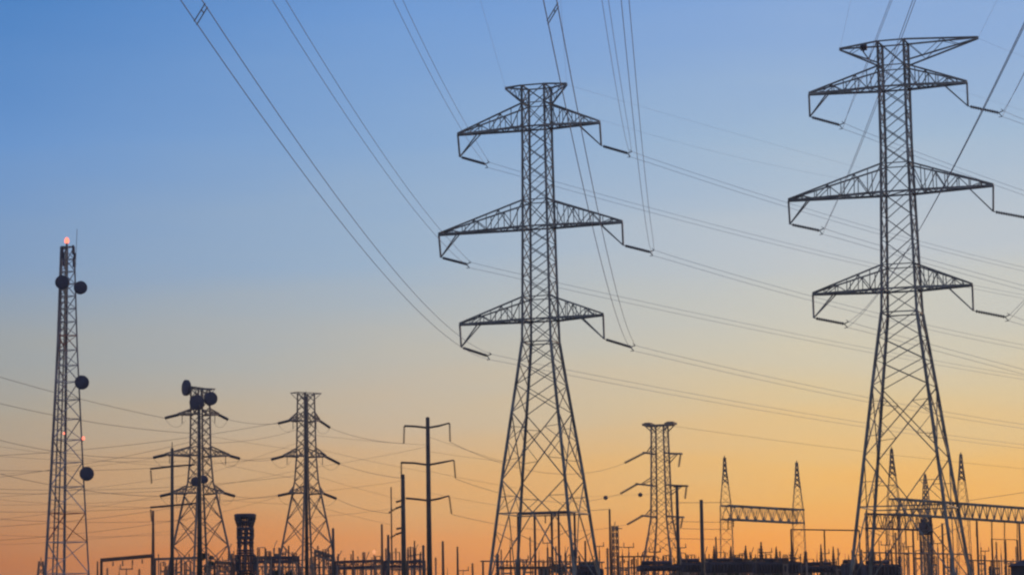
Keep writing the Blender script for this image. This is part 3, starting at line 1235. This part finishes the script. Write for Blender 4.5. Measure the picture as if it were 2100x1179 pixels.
transformer('dark tank hanging behind the right pylon legs, under the slender mast', 1897, 1066, 1096, 428, 20, 4)
transformer('dark squat transformer at the foot of the narrow pylon', 1352, 1153, 1170, 310, 86, 12)
B3 = [(-.75, 1.55, .17), (0, 1.45, .17), (.75, 1.5, .17)]
transformer('transformer with three pointed bushings just right of the plain thick pole', 1494, 1147, 1174, 330, 100, 14,
            [(-.6, 2.0, .3), (.1, 1.9, .3), (.72, 2.0, .3)])
transformer('transformer with three pointed bushings below the middle of the spiked gantry', 1592, 1147, 1175, 332, 92, 13,
            [(-.68, 2.5, .36), (.0, 1.9, .3), (.72, 2.5, .34)])
transformer('transformer with three pointed bushings right of the spiked gantry', 1682, 1155, 1173, 336, 84, 12,
            [(-.75, 1.9, .36), (.05, 2.7, .28), (.66, 2.4, .28)])
transformer('small transformer hidden by the left foot of the right pylon', 1748, 1150, 1180, 330, 40, 6, [(-.4, 1.1, .14), (.4, 1.3, .14)])
transformer('wide dark transformer inside the left leg of the right pylon', 1805, 1152, 1186, 320, 70, 9, [(-.6, 2.0, .13), (0, 1.4, .13), (.7, 2.3, .13)])
transformer('small dark transformer inside the foot of the middle pylon', 1205, 1161, 1190, 330, 60, 8, [(-.6, 1.3, .13), (.5, .9, .13)])
transformer('small transformer filling the narrow gap left of the plain thick pole', 1420, 1148, 1172, 325, 52, 8, [(-.5, 1.0, .13), (.5, .8, .13)])


def bushing_column(label, px, top, D, wpx):
    P = at(px, top, D)
    G = Vector((P.x, P.y, 0))
    r = wpx * D / F / 2
    root = empty('insulator_column', G, 0, label, 'insulator column', 'tall insulator columns')
    zt = P.z
    m = MB()
    m.insulator((0, 0, zt - 4.5), (0, 0, zt - .15), r, r * .6, .3, 10)
    m.build('porcelain_stack', M['insul'], root, True)
    MB().tube([(0, 0, zt - .16), (0, 0, zt)], [r * .8, r * .4], 10).build('cap', M['equip'], root, True)
    MB().tube([(0, 0, 0), (0, 0, zt - 4.45)], [r * .9, r * .8], 10).build('pedestal', M['equip'], root, True)


bushing_column('thick dark insulator column behind the left foot of the middle pylon', 1020, 1134, 310, 9)
bushing_column('dark insulator column near the bottom right corner, beside the dark building', 2030, 1160, 300, 8)
bushing_column('second dark column under the hanging bar near the right edge', 2062, 1158, 300, 7)
bushing_column('dark column in the middle of the right pylon base', 1844, 1140, 300, 8)
bushing_column('dark column with wires between the legs of the middle pylon', 1148, 1146, 312, 8)

# ------------------------------------------------------------ the banded column
Gt = at(503, 1100, 350)
Gt.z = 0
tw = empty('banded_column', Gt, R(12), 'dark banded column with a wide flared cap between the two smaller pylons', 'column')
kk = 350 / F
zr = lambda py: zrow(Gt, py)
m = MB()
m.tube([(0, 0, zr(1063)), (0, 0, zr(1060)), (0, 0, zr(1055)), (0, 0, zr(1053))],
       [20 * kk, 22.5 * kk, 23 * kk, 20 * kk], 16)
for i in range(14):
    t = 2 * math.pi * i / 14
    c, sn = math.cos(t) * kk, math.sin(t) * kk
    m.bar((c * 15.5, sn * 15.5, zr(1079)), (c * 21, sn * 21, zr(1061)), .2)
m.tube([(math.cos(2 * math.pi * i / 16) * 18 * kk, math.sin(2 * math.pi * i / 16) * 18 * kk, zr(1070)) for i in range(17)], .14, 6, False)
m.build('cap', M['equip'], tw)
for nm, y0_, y1_, rr0, cnt in (('upper_band', 1101, 1085, 16.5, 9), ('lower_band', 1170, 1138, 20, 11)):
    m = MB()
    for i in range(cnt):
        t = 2 * math.pi * i / cnt
        c, sn = math.cos(t) * rr0 * kk, math.sin(t) * rr0 * kk
        m.box(c - .1, c + .1, sn - .1, sn + .1, zr(y0_), zr(y1_))
    for yy in (y0_, y1_, (y0_ + y1_) / 2):
        m.tube([(math.cos(2 * math.pi * i / 16) * rr0 * kk, math.sin(2 * math.pi * i / 16) * rr0 * kk, zr(yy)) for i in range(17)], .11, 6, False)
    m.build(nm, M['equip'], tw)
m = MB()
for i in range(8):
    t = 2 * math.pi * i / 8
    c, s = math.cos(t) * 15.5 * kk, math.sin(t) * 15.5 * kk
    m.bar((c, s, 0), (c, s, zr(1079)), .15)
for py in (1082, 1104, 1112, 1128, 1133, 1175):
    zz = zr(py)
    pts = [(math.cos(2 * math.pi * i / 16) * 16.5 * kk, math.sin(2 * math.pi * i / 16) * 16.5 * kk, zz) for i in range(17)]
    m.tube(pts, .11, 6, False)
for i in range(8):
    t, t2 = 2 * math.pi * i / 8, 2 * math.pi * (i + 1) / 8
    for ya, yb in ((1104, 1128), (1170, 1210), (1210, 1260), (1260, 1325)):
        m.bar((math.cos(t) * 15.5 * kk, math.sin(t) * 15.5 * kk, zr(ya)), (math.cos(t2) * 15.5 * kk, math.sin(t2) * 15.5 * kk, zr(yb)), .1)
m.tube([(0, 0, zr(1131)), (0, 0, zr(1101))], [.25, .25], 10)
m.build('cage', M['equip'], tw)

# ------------------------------------------------------------ dark building at the bottom right corner
Gb = at(2115, 1165, 200)
Gb.z = 0
bld = empty('control_building', Gb, R(-14), 'corner of a dark building with a sloping roof at the bottom right corner', 'building')
zt_ = at(2085, 1158, 200).z
MB().box(-1.35, 7, -1.5, 7, 0, zt_ - .1).build('wall', M['wall'], bld)
m = MB()
m.v = [Vector(v) for v in ((-1.6, -1.8, zt_ - .1), (7.3, -1.8, zt_ - .1), (7.3, 7.3, zt_ - .1), (-1.6, 7.3, zt_ - .1),
                           (.1, .1, zt_ + .62), (5.6, .1, zt_ + .62), (5.6, 5.4, zt_ + .62), (.1, 5.4, zt_ + .62))]
m.f = [(3, 2, 1, 0), (0, 1, 5, 4), (1, 2, 6, 5), (2, 3, 7, 6), (3, 0, 4, 7), (4, 5, 6, 7)]
m.build('roof', M['wall'], bld)
MB().box(2, 3, -1.56, -1.5, 0, 2.1).build('door', M['equip'], bld)

# ------------------------------------------------------------ lamps
Gl = at(767, 1131, 345)
G0 = Vector((Gl.x, Gl.y, 0))
lp = empty('lamp_post', G0, 0, 'small lit lamp glowing above the thick truss portal frame', 'lamp')
MB().tube([(0, 0, 0), (0, 0, Gl.z - .3)], [.14, .07], 8).build('post', M['pole_brown'], lp, True)
MB().tube([(0, 0, Gl.z - .32), (0, 0, Gl.z - .2), (0, 0, Gl.z), (0, 0, Gl.z + .2), (0, 0, Gl.z + .28)], [.08, .18, .22, .16, .05], 12).build('lamp_head', M['lamp'], lp, True)


# ------------------------------------------------------------ distant wires
def wire(label, a, Ya, b, Yb, mid, r=.03, name='power_line', group='thin distant power lines', mat='wire_far', endA_=None, endB_=None):
    P = endA_ if endA_ is not None else at(a[0], a[1], Ya)
    Q = endB_ if endB_ is not None else at(b[0], b[1], Yb)
    u, bb, c, Lh, e = fit_span(P, Q, mid, None)
    pts = [p - P for p in span_points(P, u, bb, c, Lh, 36)]
    o = MB().tube(pts, r, 5).build(name, M[mat], None, True)
    o.location = P
    return tag(o, label, 'power line', group)


W1 = 'thin line from the left edge to the %s left string of the dish-topped pylon'
wire(W1 % 'top', (-60, 755), 330, None, 0, (180, 822), endB_=endA[(0, 'L')])
wire('second line from the top, from the left edge to the dish-topped pylon', (-60, 812), 330, (392, 888), 380, (240, 873))
wire(W1 % 'middle', (-60, 886), 330, None, 0, (215, 944), endB_=endA[(1, 'L')])
wire('thin line crossing behind the radio mast below its lowest dish and rising right', (-60, 936), 400, (594, 862), 413, (140, 962), r=.028)
wire(W1 % 'lowest', (-60, 955), 330, None, 0, (160, 1003), endB_=endA[(2, 'L')])
left_lines = [((-60, 962), (582, 935), (150, 985), 'uppermost faint line sagging across the left sky'),
              ((-60, 985), (394, 905), (120, 992), 'faint line starting second among those left of the radio mast foot'),
              ((-60, 1000), (606, 975), (200, 1040), 'faint line sagging lowest between radio mast and slim pole'),
              ((-60, 1008), (420, 1000), (160, 1020), 'faint level line just under the lowest arm of the dish-topped pylon'),
              ((-60, 1048), (594, 1011), (200, 1072), 'faint line sagging behind the slim pole below its lower arm'),
              ((-60, 1060), (385, 1066), (160, 1075), 'faint level line near the middle of the radio mast foot'),
              ((-60, 1082), (420, 1030), (160, 1078), 'faint line rising right across the slim pole'),
              ((-60, 1110), (400, 1060), (160, 1100), 'lowest faint line rising right from the left edge')]
for a_, b_, m_, lb in left_lines:
    wire(lb, a_, 400, b_, 420, m_, r=.026)
for k, nm in ((0, 'top'), (1, 'middle'), (2, 'lowest')):
    P, Q = endA[(k, 'R')], endB[(k, 'L')]
    x0, y0 = project(P)
    x1, y1 = project(Q)
    wire('thin line between the %s strings of the two smaller pylons at the left' % nm, None, 0, None, 0,
         ((x0 + x1) / 2, (y0 + y1) / 2 + 6), endA_=P, endB_=Q, r=.026)
    P = endB[(k, 'R')]
    b_ = ((828, 909), (823, 980), (800, 1052))[k]
    x0, y0 = project(P)
    wire('thin line from the %s right string of the bare-topped pylon to the poles' % nm, None, 0, b_, 330,
         ((x0 + b_[0]) / 2, (y0 + b_[1]) / 2 + (7, 4, 6)[k]), endA_=P, r=.026)
    a2 = ((923, 906), (934, 981), (926, 1054))[k]
    wire('thin line from the %s right bracket arm of the tall pole to the narrow pylon' % nm, a2, 320, None, 0,
         ((1110, 968), (1110, 1026), (1110, 1086))[k], endB_=endC[(k, 'L')], r=.026)
wire('faint line between the two smaller pylons at the level of their flat tops', (432, 908), 380, (612, 880), 413, (540, 904), r=.022)
wire('level wire from the middle pylon leg to the thin post at its right', (1180, 1047), 330, (1250, 1043), 350, (1215, 1046), r=.03)
for i, (y0, y1, nm) in enumerate(((1030, 1029, 'topmost'), (1068, 1070, 'second'), (1082, 1085, 'third'), (1103, 1105, 'lowest'))):
    wire('%s of the level wires between the narrow pylon and the spiked gantry' % nm, (1366, y0), 400, (1500, y1), 400, (1435, (y0 + y1) / 2 + 1), r=.035,
         group='level wires right of the narrow pylon')
wire('thin line rising toward the right edge above the long truss beam', (1985, 1026), 397, (2180, 996), 420, (2080, 1012), r=.03)
wire('faint line from the cap of the narrow pylon crossing low behind the right pylon', (1378, 873), 450, (2180, 968), 520, (1900, 940), r=.022)

# aerial marker balls on a wire
PA, PB = at(1180, 1018, 440), at(1345, 1012, 440)
wire('faint wire carrying two round marker balls left of the narrow pylon', (1180, 1018), 440, (1345, 1012), 440, (1260, 1019), r=.014)
for (px, py, lb) in ((1242, 1020, 'round dark marker ball on a wire, the left one of two'), (1313, 1014, 'round dark marker ball on a wire, close to the narrow pylon')):
    c = at(px, py, 440)
    m = MB()
    n_ = 9
    m.tube([Vector((0, 0, -.36 + .72 * i / (n_ - 1))) for i in range(n_)],
           [max(.02, math.sqrt(max(0, .36 ** 2 - (-.36 + .72 * i / (n_ - 1)) ** 2))) for i in range(n_)], 14)
    o = m.build('marker_ball', M['equip'], None, True)
    o.location = c
    tag(o, lb, 'marker ball', 'aerial marker balls')


# ------------------------------------------------------------ trees behind the switchyard
def tree(label, px, top, D, wpx, seed):
    rnd = random.Random(seed)
    P = at(px, top, D)
    G = Vector((P.x, P.y, 0))
    H = P.z
    W = wpx * D / F / 2
    root = empty('broadleaf_tree', G, 0, label, 'tree', 'trees behind the switchyard')
    t = MB()
    t.tube([(0, 0, 0), (.1, 0, H * .3), (-.1, .05, H * .62)], [.34, .25, .12], 8)
    cl = []
    for i in range(9):
        an = rnd.uniform(0, 6.28)
        z0 = H * rnd.uniform(.28, .55)
        q = Vector((math.cos(an) * W * rnd.uniform(.4, .8), math.sin(an) * W * rnd.uniform(.4, .8), H * rnd.uniform(.55, .9)))
        t.tube([(0, 0, z0), (q.x * .5, q.y * .5, (z0 + q.z) * .52), q], [.13, .08, .03], 6)
        cl.append((q, rnd.uniform(.5, 1) * W * .5))
    for i in range(9):
        an = rnd.uniform(0, 6.28)
        rr_ = rnd.uniform(0, .7) * W
        cl.append((Vector((math.cos(an) * rr_, math.sin(an) * rr_, H * rnd.uniform(.42, .85))), W * rnd.uniform(.25, .42)))
    for i in range(7):                       # the domed top
        rx = rnd.uniform(-.8, .8) * W
        r0 = W * rnd.uniform(.2, .34)
        cl.append((Vector((rx, rnd.uniform(-.5, .5) * W, H - r0 - .35 * abs(rx) - rnd.uniform(0, .5))), r0))
    t.build('trunk', M['bark'], root, True)
    m = MB()
    for c, r in cl:
        for k in range(190):
            d = Vector((rnd.gauss(0, 1), rnd.gauss(0, 1), rnd.gauss(0, .8)))
            d.normalize()
            p = c + d * r * rnd.uniform(.35, 1.08)
            if p.z > H:
                p.z = H - rnd.uniform(0, .5)
            s = rnd.uniform(.13, .3)
            a_ = Vector((rnd.gauss(0, 1), rnd.gauss(0, 1), rnd.gauss(0, 1))).normalized()
            b_ = a_.cross(Vector((rnd.gauss(0, 1), rnd.gauss(0, 1), rnd.gauss(0, 1)))).normalized()
            n0 = len(m.v)
            m.v += [p - a_ * s, p + b_ * s * .6, p + a_ * s, p - b_ * s * .6]
            m.f.append((n0, n0 + 1, n0 + 2, n0 + 3))
    m.build('crown', M['leaf'], root)


for lb, px, top, D, wd, sd_ in (
        ('low tree behind the foot of the narrow pylon, left of the thick pole', 1402, 1144, 430, 60, 1),
        ('dark round tree directly right of the plain thick pole', 1456, 1141, 420, 66, 2),
        ('dark tree under the left spike of the spiked gantry', 1508, 1136, 430, 74, 3),
        ('dark tree under the middle of the spiked gantry beam', 1558, 1139, 420, 74, 4),
        ('dark tree left of the right spike of the spiked gantry', 1604, 1141, 430, 70, 5),
        ('small dark tree below and right of the spiked gantry', 1648, 1148, 425, 56, 6),
        ('low tree halfway between the spiked gantry and the right pylon', 1705, 1160, 425, 46, 7),
        ('dark tree behind the left leg of the right pylon', 1776, 1151, 420, 56, 8),
        ('low dark tree filling the foot of the middle pylon near its right leg', 1200, 1146, 420, 66, 9),
        ('bushy low tree in the centre foot of the middle pylon', 1140, 1153, 410, 62, 10),
        ('low bushy tree at the foot of the dish-topped pylon, by the thick pole', 424, 1130, 390, 26, 11),
        ('low tree between the banded column and the bare-topped pylon', 575, 1162, 400, 50, 12)):
    tree(lb, px, top, D, wd, sd_)

# ------------------------------------------------------------ switchyard stands: disconnect switches, posts and a fence
ORD = ['first', 'second', 'third', 'fourth', 'fifth', 'sixth', 'seventh', 'eighth', 'ninth', 'tenth', 'eleventh', 'twelfth']


def switch_stand(label, px, top, D, wpx, kind, group):
    """two short posts on a cross beam carrying ribbed insulators and a switch blade"""
    P = at(px, top, D)
    G = Vector((P.x, P.y, 0))
    k = D / F
    W = wpx * k / 2
    z = P.z
    root = empty('disconnect_switch', G, R(random.uniform(-25, 25)), label, 'switch', group)
    hi = 1.15
    m = MB()
    m.bar((-W, 0, 0), (-W, 0, z - hi - .1), .15).bar((W, 0, 0), (W, 0, z - hi - .1), .15)
    m.bar((-W * 1.25, 0, z - hi), (W * 1.25, 0, z - hi), .22)
    m.bar((-W, 0, z - hi - 2), (W, 0, z - hi - .4), .07).bar((W, 0, z - hi - 2), (-W, 0, z - hi - .4), .07)
    m.build('stand', M['steel_far'], root)
    for x in ((-W, W) if kind != 1 else (-W, 0, W)):
        MB().insulator((x, 0, z - hi + .1), (x, 0, z - .05), .13, .05, .18, 8).build('insulator', M['pole_brown'], root, True)
    m = MB()
    if kind == 2:
        m.bar((-W, 0, z - .02), (W * .2, 0, z + .9), .08)
    else:
        m.tube([(-W * 1.1, 0, z), (W * 1.1, 0, z)], .05, 6)
    m.build('blade', M['steel'], root)


rows = [
    ([(334, 1152), (348, 1160), (366, 1153), (386, 1150)], 'switches around the foot of the slim pole',
     'switch counted from the left around the foot of the slim pole'),
    ([(438, 1146), (456, 1152), (474, 1128), (536, 1122), (551, 1130), (567, 1121), (586, 1131), (604, 1133)],
     'switches between the two smaller lattice pylons', 'switch from the left between the two smaller lattice pylons'),
    ([(648, 1140), (668, 1126), (700, 1142), (716, 1163), (738, 1164), (756, 1146), (776, 1140)],
     'switches left of the short poles', 'switch from the left near the thick truss portal frame'),
    ([(812, 1132), (842, 1122), (856, 1130)], 'switches at the pole with bracket arms', 'switch from the left at the foot of the pole with bracket arms'),
    ([(1040, 1158), (1062, 1146), (1084, 1155), (1110, 1148), (1128, 1142), (1165, 1136), (1184, 1142), (1222, 1148)],
     'switches in the base of the middle pylon', 'switch from the left within the base of the middle pylon'),
    ([(1280, 1150), (1300, 1146), (1322, 1140), (1345, 1142), (1366, 1138), (1378, 1144)],
     'switches at the foot of the narrow pylon', 'switch from the left at the foot of the narrow pylon'),
    ([(1400, 1133), (1418, 1137), (1450, 1134), (1478, 1132), (1522, 1134), (1545, 1135), (1576, 1136), (1610, 1137), (1636, 1139), (1662, 1146), (1696, 1147), (1722, 1148)],
     'switches along the transformer row', 'switch from the left along the dark transformer row'),
    ([(1788, 1134), (1822, 1128), (1858, 1118), (1884, 1128), (1916, 1140), (1944, 1146), (1990, 1150), (2012, 1138), (2044, 1146)],
     'switches under the long truss beam', 'switch from the left under the long truss beam'),
]
for pts, grp, lab in rows:
    for i, (x, y) in enumerate(pts):
        switch_stand(ORD[i] + ' small ' + lab, x, y, random.uniform(325, 400), random.uniform(8, 17), i % 3, grp)

for lab, x, y, D, a0, a1 in (
        ('thin post under the left end of the lowest portal beam, by the radio mast', 200, 1150, 335, 3, 4),
        ('thin post just right of the slim pole, near the bottom edge', 362, 1146, 345, 3, 4),
        ('thin post hard against the left side of the banded column', 476, 1134, 355, 3.5, 4.5),
        ('thin post midway between banded column and bare-topped pylon', 592, 1118, 365, 3, 4),
        ('slim post rising between the bare-topped pylon and the lamp', 724, 1128, 350, 3, 4),
        ('slim post right of the two dark posts, under the bracket arms', 850, 1108, 345, 3, 4),
        ('faint post left of the middle pylon base', 990, 1148, 360, 3, 4),
        ('thin dark post inside the right legs of the middle pylon', 1200, 1108, 345, 3.5, 5),
        ('thin tall post immediately left of the spiked gantry', 1468, 1100, 350, 3, 4.5),
        ('thin post hugging the left leg of the right pylon', 1790, 1100, 345, 3.5, 5),
        ('brown post hanging below the long truss beam, right of the pylon', 2003, 1068, 400, 4, 5),
        ('slim post at the right edge above the dark building', 2090, 1072, 400, 4, 5),
        ('slim brown post between the right pylon legs, left of the slender mast', 1872, 1086, 400, 4, 5),
        ('slim brown post between the right pylon legs, right of the slender mast', 1932, 1072, 400, 4, 5)):
    monopole('post', lab, 'post', x, y, D, a0, a1, M['pole_brown'])

for (a_, b_, m_) in (((-60, 1022), (412, 968), (170, 1012)), ((-60, 1034), (412, 1015), (170, 1040)), ((-60, 930), (412, 945), (170, 952)),
                     ((-60, 975), (410, 925), (170, 968)), ((-60, 1094), (410, 1092), (170, 1104)), ((-60, 1070), (410, 1000), (170, 1052)),
                     ((-60, 1018), (410, 1040), (170, 1040)), ((-60, 905), (410, 960), (170, 945)), ((-60, 1118), (410, 1080), (170, 1112))):
    wire('very faint nearly level line among many low in the sky at the left edge', a_, 430, b_, 440, m_, r=.019, group='very faint lines at the left')
for (a_, b_, m_) in (((412, 890), (630, 925), (520, 916)), ((412, 975), (630, 900), (520, 945)), ((412, 940), (630, 985), (520, 972)),
                     ((412, 1000), (630, 960), (520, 988)), ((412, 1020), (630, 1035), (520, 1038)), ((412, 1060), (630, 1000), (520, 1038))):
    wire('very faint line crossing others in the sky between the two smaller pylons', a_, 430, b_, 440, m_, r=.019,
         group='very faint lines between the two smaller pylons')
for (a_, b_, m_) in (((630, 890), (878, 912), (750, 910)), ((630, 960), (878, 915), (750, 948)), ((630, 915), (878, 968), (750, 952)),
                     ((630, 1010), (826, 985), (730, 1005)), ((630, 970), (826, 1025), (730, 1008)), ((640, 1060), (826, 1040), (730, 1062)),
                     ((640, 1035), (800, 1075), (720, 1066))):
    wire('very faint line crossing others between the bare-topped pylon and the poles', a_, 430, b_, 440, m_, r=.019,
         group='very faint lines left of the poles')
for (a_, b_, m_) in (((878, 895), (1080, 960), (980, 936)), ((878, 965), (1060, 1000), (970, 988)), ((880, 1010), (1050, 1040), (960, 1030)), ((878, 925), (1075, 950), (980, 942))):
    wire('very faint line crossing others between the pole with bracket arms and the middle pylon', a_, 430, b_, 440, m_, r=.019,
         group='very faint lines left of the middle pylon')

rods = [
    ([218, 246, 262, 286], 1152, 1166, 'thin post from the left beneath the low portal frame at the left'),
    ([326, 340, 356, 376, 394, 402], 1128, 1158, 'thin post from the left around the foot of the dish-topped pylon'),
    ([430, 444, 462, 470, 486, 498, 520, 530], 1128, 1162, 'thin post from the left around the foot of the banded column'),
    ([540, 556, 572, 580, 598, 612, 636, 654, 672, 678], 1118, 1158, 'thin post from the left around the foot of the bare-topped pylon'),
    ([694, 708, 730, 742, 760, 772, 790, 806, 820, 838, 846, 862], 1122, 1160, 'thin post from the left between the lamp and the tall poles'),
    ([896, 920, 952, 970], 1140, 1164, 'short thin post from the left between the tall poles and middle pylon'),
    ([1030, 1048, 1074, 1088, 1104, 1120, 1138, 1156, 1176, 1190, 1212, 1230], 1098, 1150, 'thin post from the left among the middle pylon legs'),
    ([1246, 1276, 1290, 1310, 1328, 1344, 1360, 1374, 1394], 1112, 1150, 'thin post from the left around the narrow pylon foot'),
    ([1408, 1428, 1456, 1472, 1486, 1514, 1538, 1552, 1568, 1600, 1616, 1632], 1118, 1140, 'thin spike from the left above the transformer row'),
    ([1656, 1674, 1692, 1716, 1730, 1752, 1764], 1122, 1148, 'thin spike from the left between spiked gantry and right pylon'),
    ([1780, 1802, 1816, 1834, 1850, 1864, 1890, 1908, 1924, 1946, 1958], 1090, 1148, 'thin post from the left among the right pylon legs'),
    ([1994, 2010, 2022, 2040, 2052, 2070, 2080], 1095, 1150, 'thin post from the left at the right edge below the truss')]
for xs, ya, yb, lab in rods:
    for i, x in enumerate(xs):
        D_ = random.uniform(330, 420)
        P_ = at(x + random.uniform(-3, 3), random.uniform(ya, yb), D_)
        G_ = Vector((P_.x, P_.y, 0))
        r_ = random.uniform(.07, .14)
        rt = empty('equipment_post', G_, 0, ORD[i] + ' ' + lab, 'post', 'thin posts of the switchyard')
        MB().tube([(0, 0, 0), (0, 0, P_.z - 1.2)], [r_ * 1.2, r_], 7).build('post', M['pole_brown'] if i % 2 else M['steel_far'], rt, True)
        if i % 3 == 0:
            MB().insulator((0, 0, P_.z - 1.2), (0, 0, P_.z - .1), r_ * 1.7, r_ * .5, .2, 7).tube([(0, 0, P_.z - .1), (0, 0, P_.z)], .05, 6).build('insulator', M['insul'], rt, True)
        elif i % 3 == 1:
            MB().tube([(0, 0, P_.z - 1.2), (0, 0, P_.z)], [r_ * .5, .02], 6).build('rod', M['steel'], rt, True)
        else:
            wv = random.uniform(.5, .9)
            MB().bar((-wv, 0, P_.z - .6), (wv, 0, P_.z - .6), .12).bar((0, 0, P_.z - 1.2), (0, 0, P_.z - .5), .1).insulator(
                (-wv * .9, 0, P_.z - .55), (-wv * .9, 0, P_.z), .1, .03, .18, 6).insulator((wv * .9, 0, P_.z - .55), (wv * .9, 0, P_.z), .1, .03, .18, 6).build(
                'cross_piece', M['steel_far'], rt, True)

for x0, x1, y0, y1, D_, lab in (
        (414, 700, 1160, 1163, 370, 'long low busbar running behind the banded column and bare-topped pylon'),
        (690, 878, 1166, 1166, 372, 'low busbar under the thick truss portal frame'),
        (985, 1240, 1150, 1152, 372, 'busbar crossing the whole base of the middle pylon'),
        (1240, 1440, 1164, 1162, 372, 'low busbar behind the narrow pylon foot'),
        (1770, 1990, 1132, 1136, 372, 'busbar crossing behind the right pylon legs below the deep truss'),
        (1985, 2160, 1148, 1152, 372, 'low busbar running off the right edge behind the dark building')):
    P_, Q_ = at(x0, y0, D_), at(x1, y1, D_ + 4)
    G_ = Vector((P_.x, P_.y, 0))
    rt = empty('busbar', G_, 0, lab, 'busbar', 'tube busbars of the switchyard')
    MB().tube([P_ - G_, Q_ - G_], .09, 8).build('tube', M['steel_far'], rt, True)
    n_ = max(2, int((x1 - x0) / 40))
    for i in range(n_ + 1):
        c_ = P_.lerp(Q_, (i + .15) / (n_ + .3)) - G_
        MB().bar((c_.x, c_.y, 0), (c_.x, c_.y, c_.z - 1.2), .16).build('support', M['steel_far'], rt)
        MB().insulator((c_.x, c_.y, c_.z - 1.2), (c_.x, c_.y, c_.z - .05), .15, .05, .2, 7).build('insulator', M['insul'], rt, True)

# ------------------------------------------------------------ haze
hz = MB().box(-9500, 9500, -400, 12500, -1, 75)
hm = bpy.data.materials.new('haze_air')
hm.use_nodes = True
t = hm.node_tree
t.nodes.clear()
pv = t.nodes.new('ShaderNodeVolumePrincipled')
pv.inputs['Color'].default_value = (.95, .93, .9, 1)
pv.inputs['Density'].default_value = HAZE
pv.inputs['Anisotropy'].default_value = .6
mo = t.nodes.new('ShaderNodeOutputMaterial')
t.links.new(pv.outputs[0], mo.inputs['Volume'])
if HAZE > 0:
    ho = hz.build('haze', hm)
    tag(ho, kind='stuff')
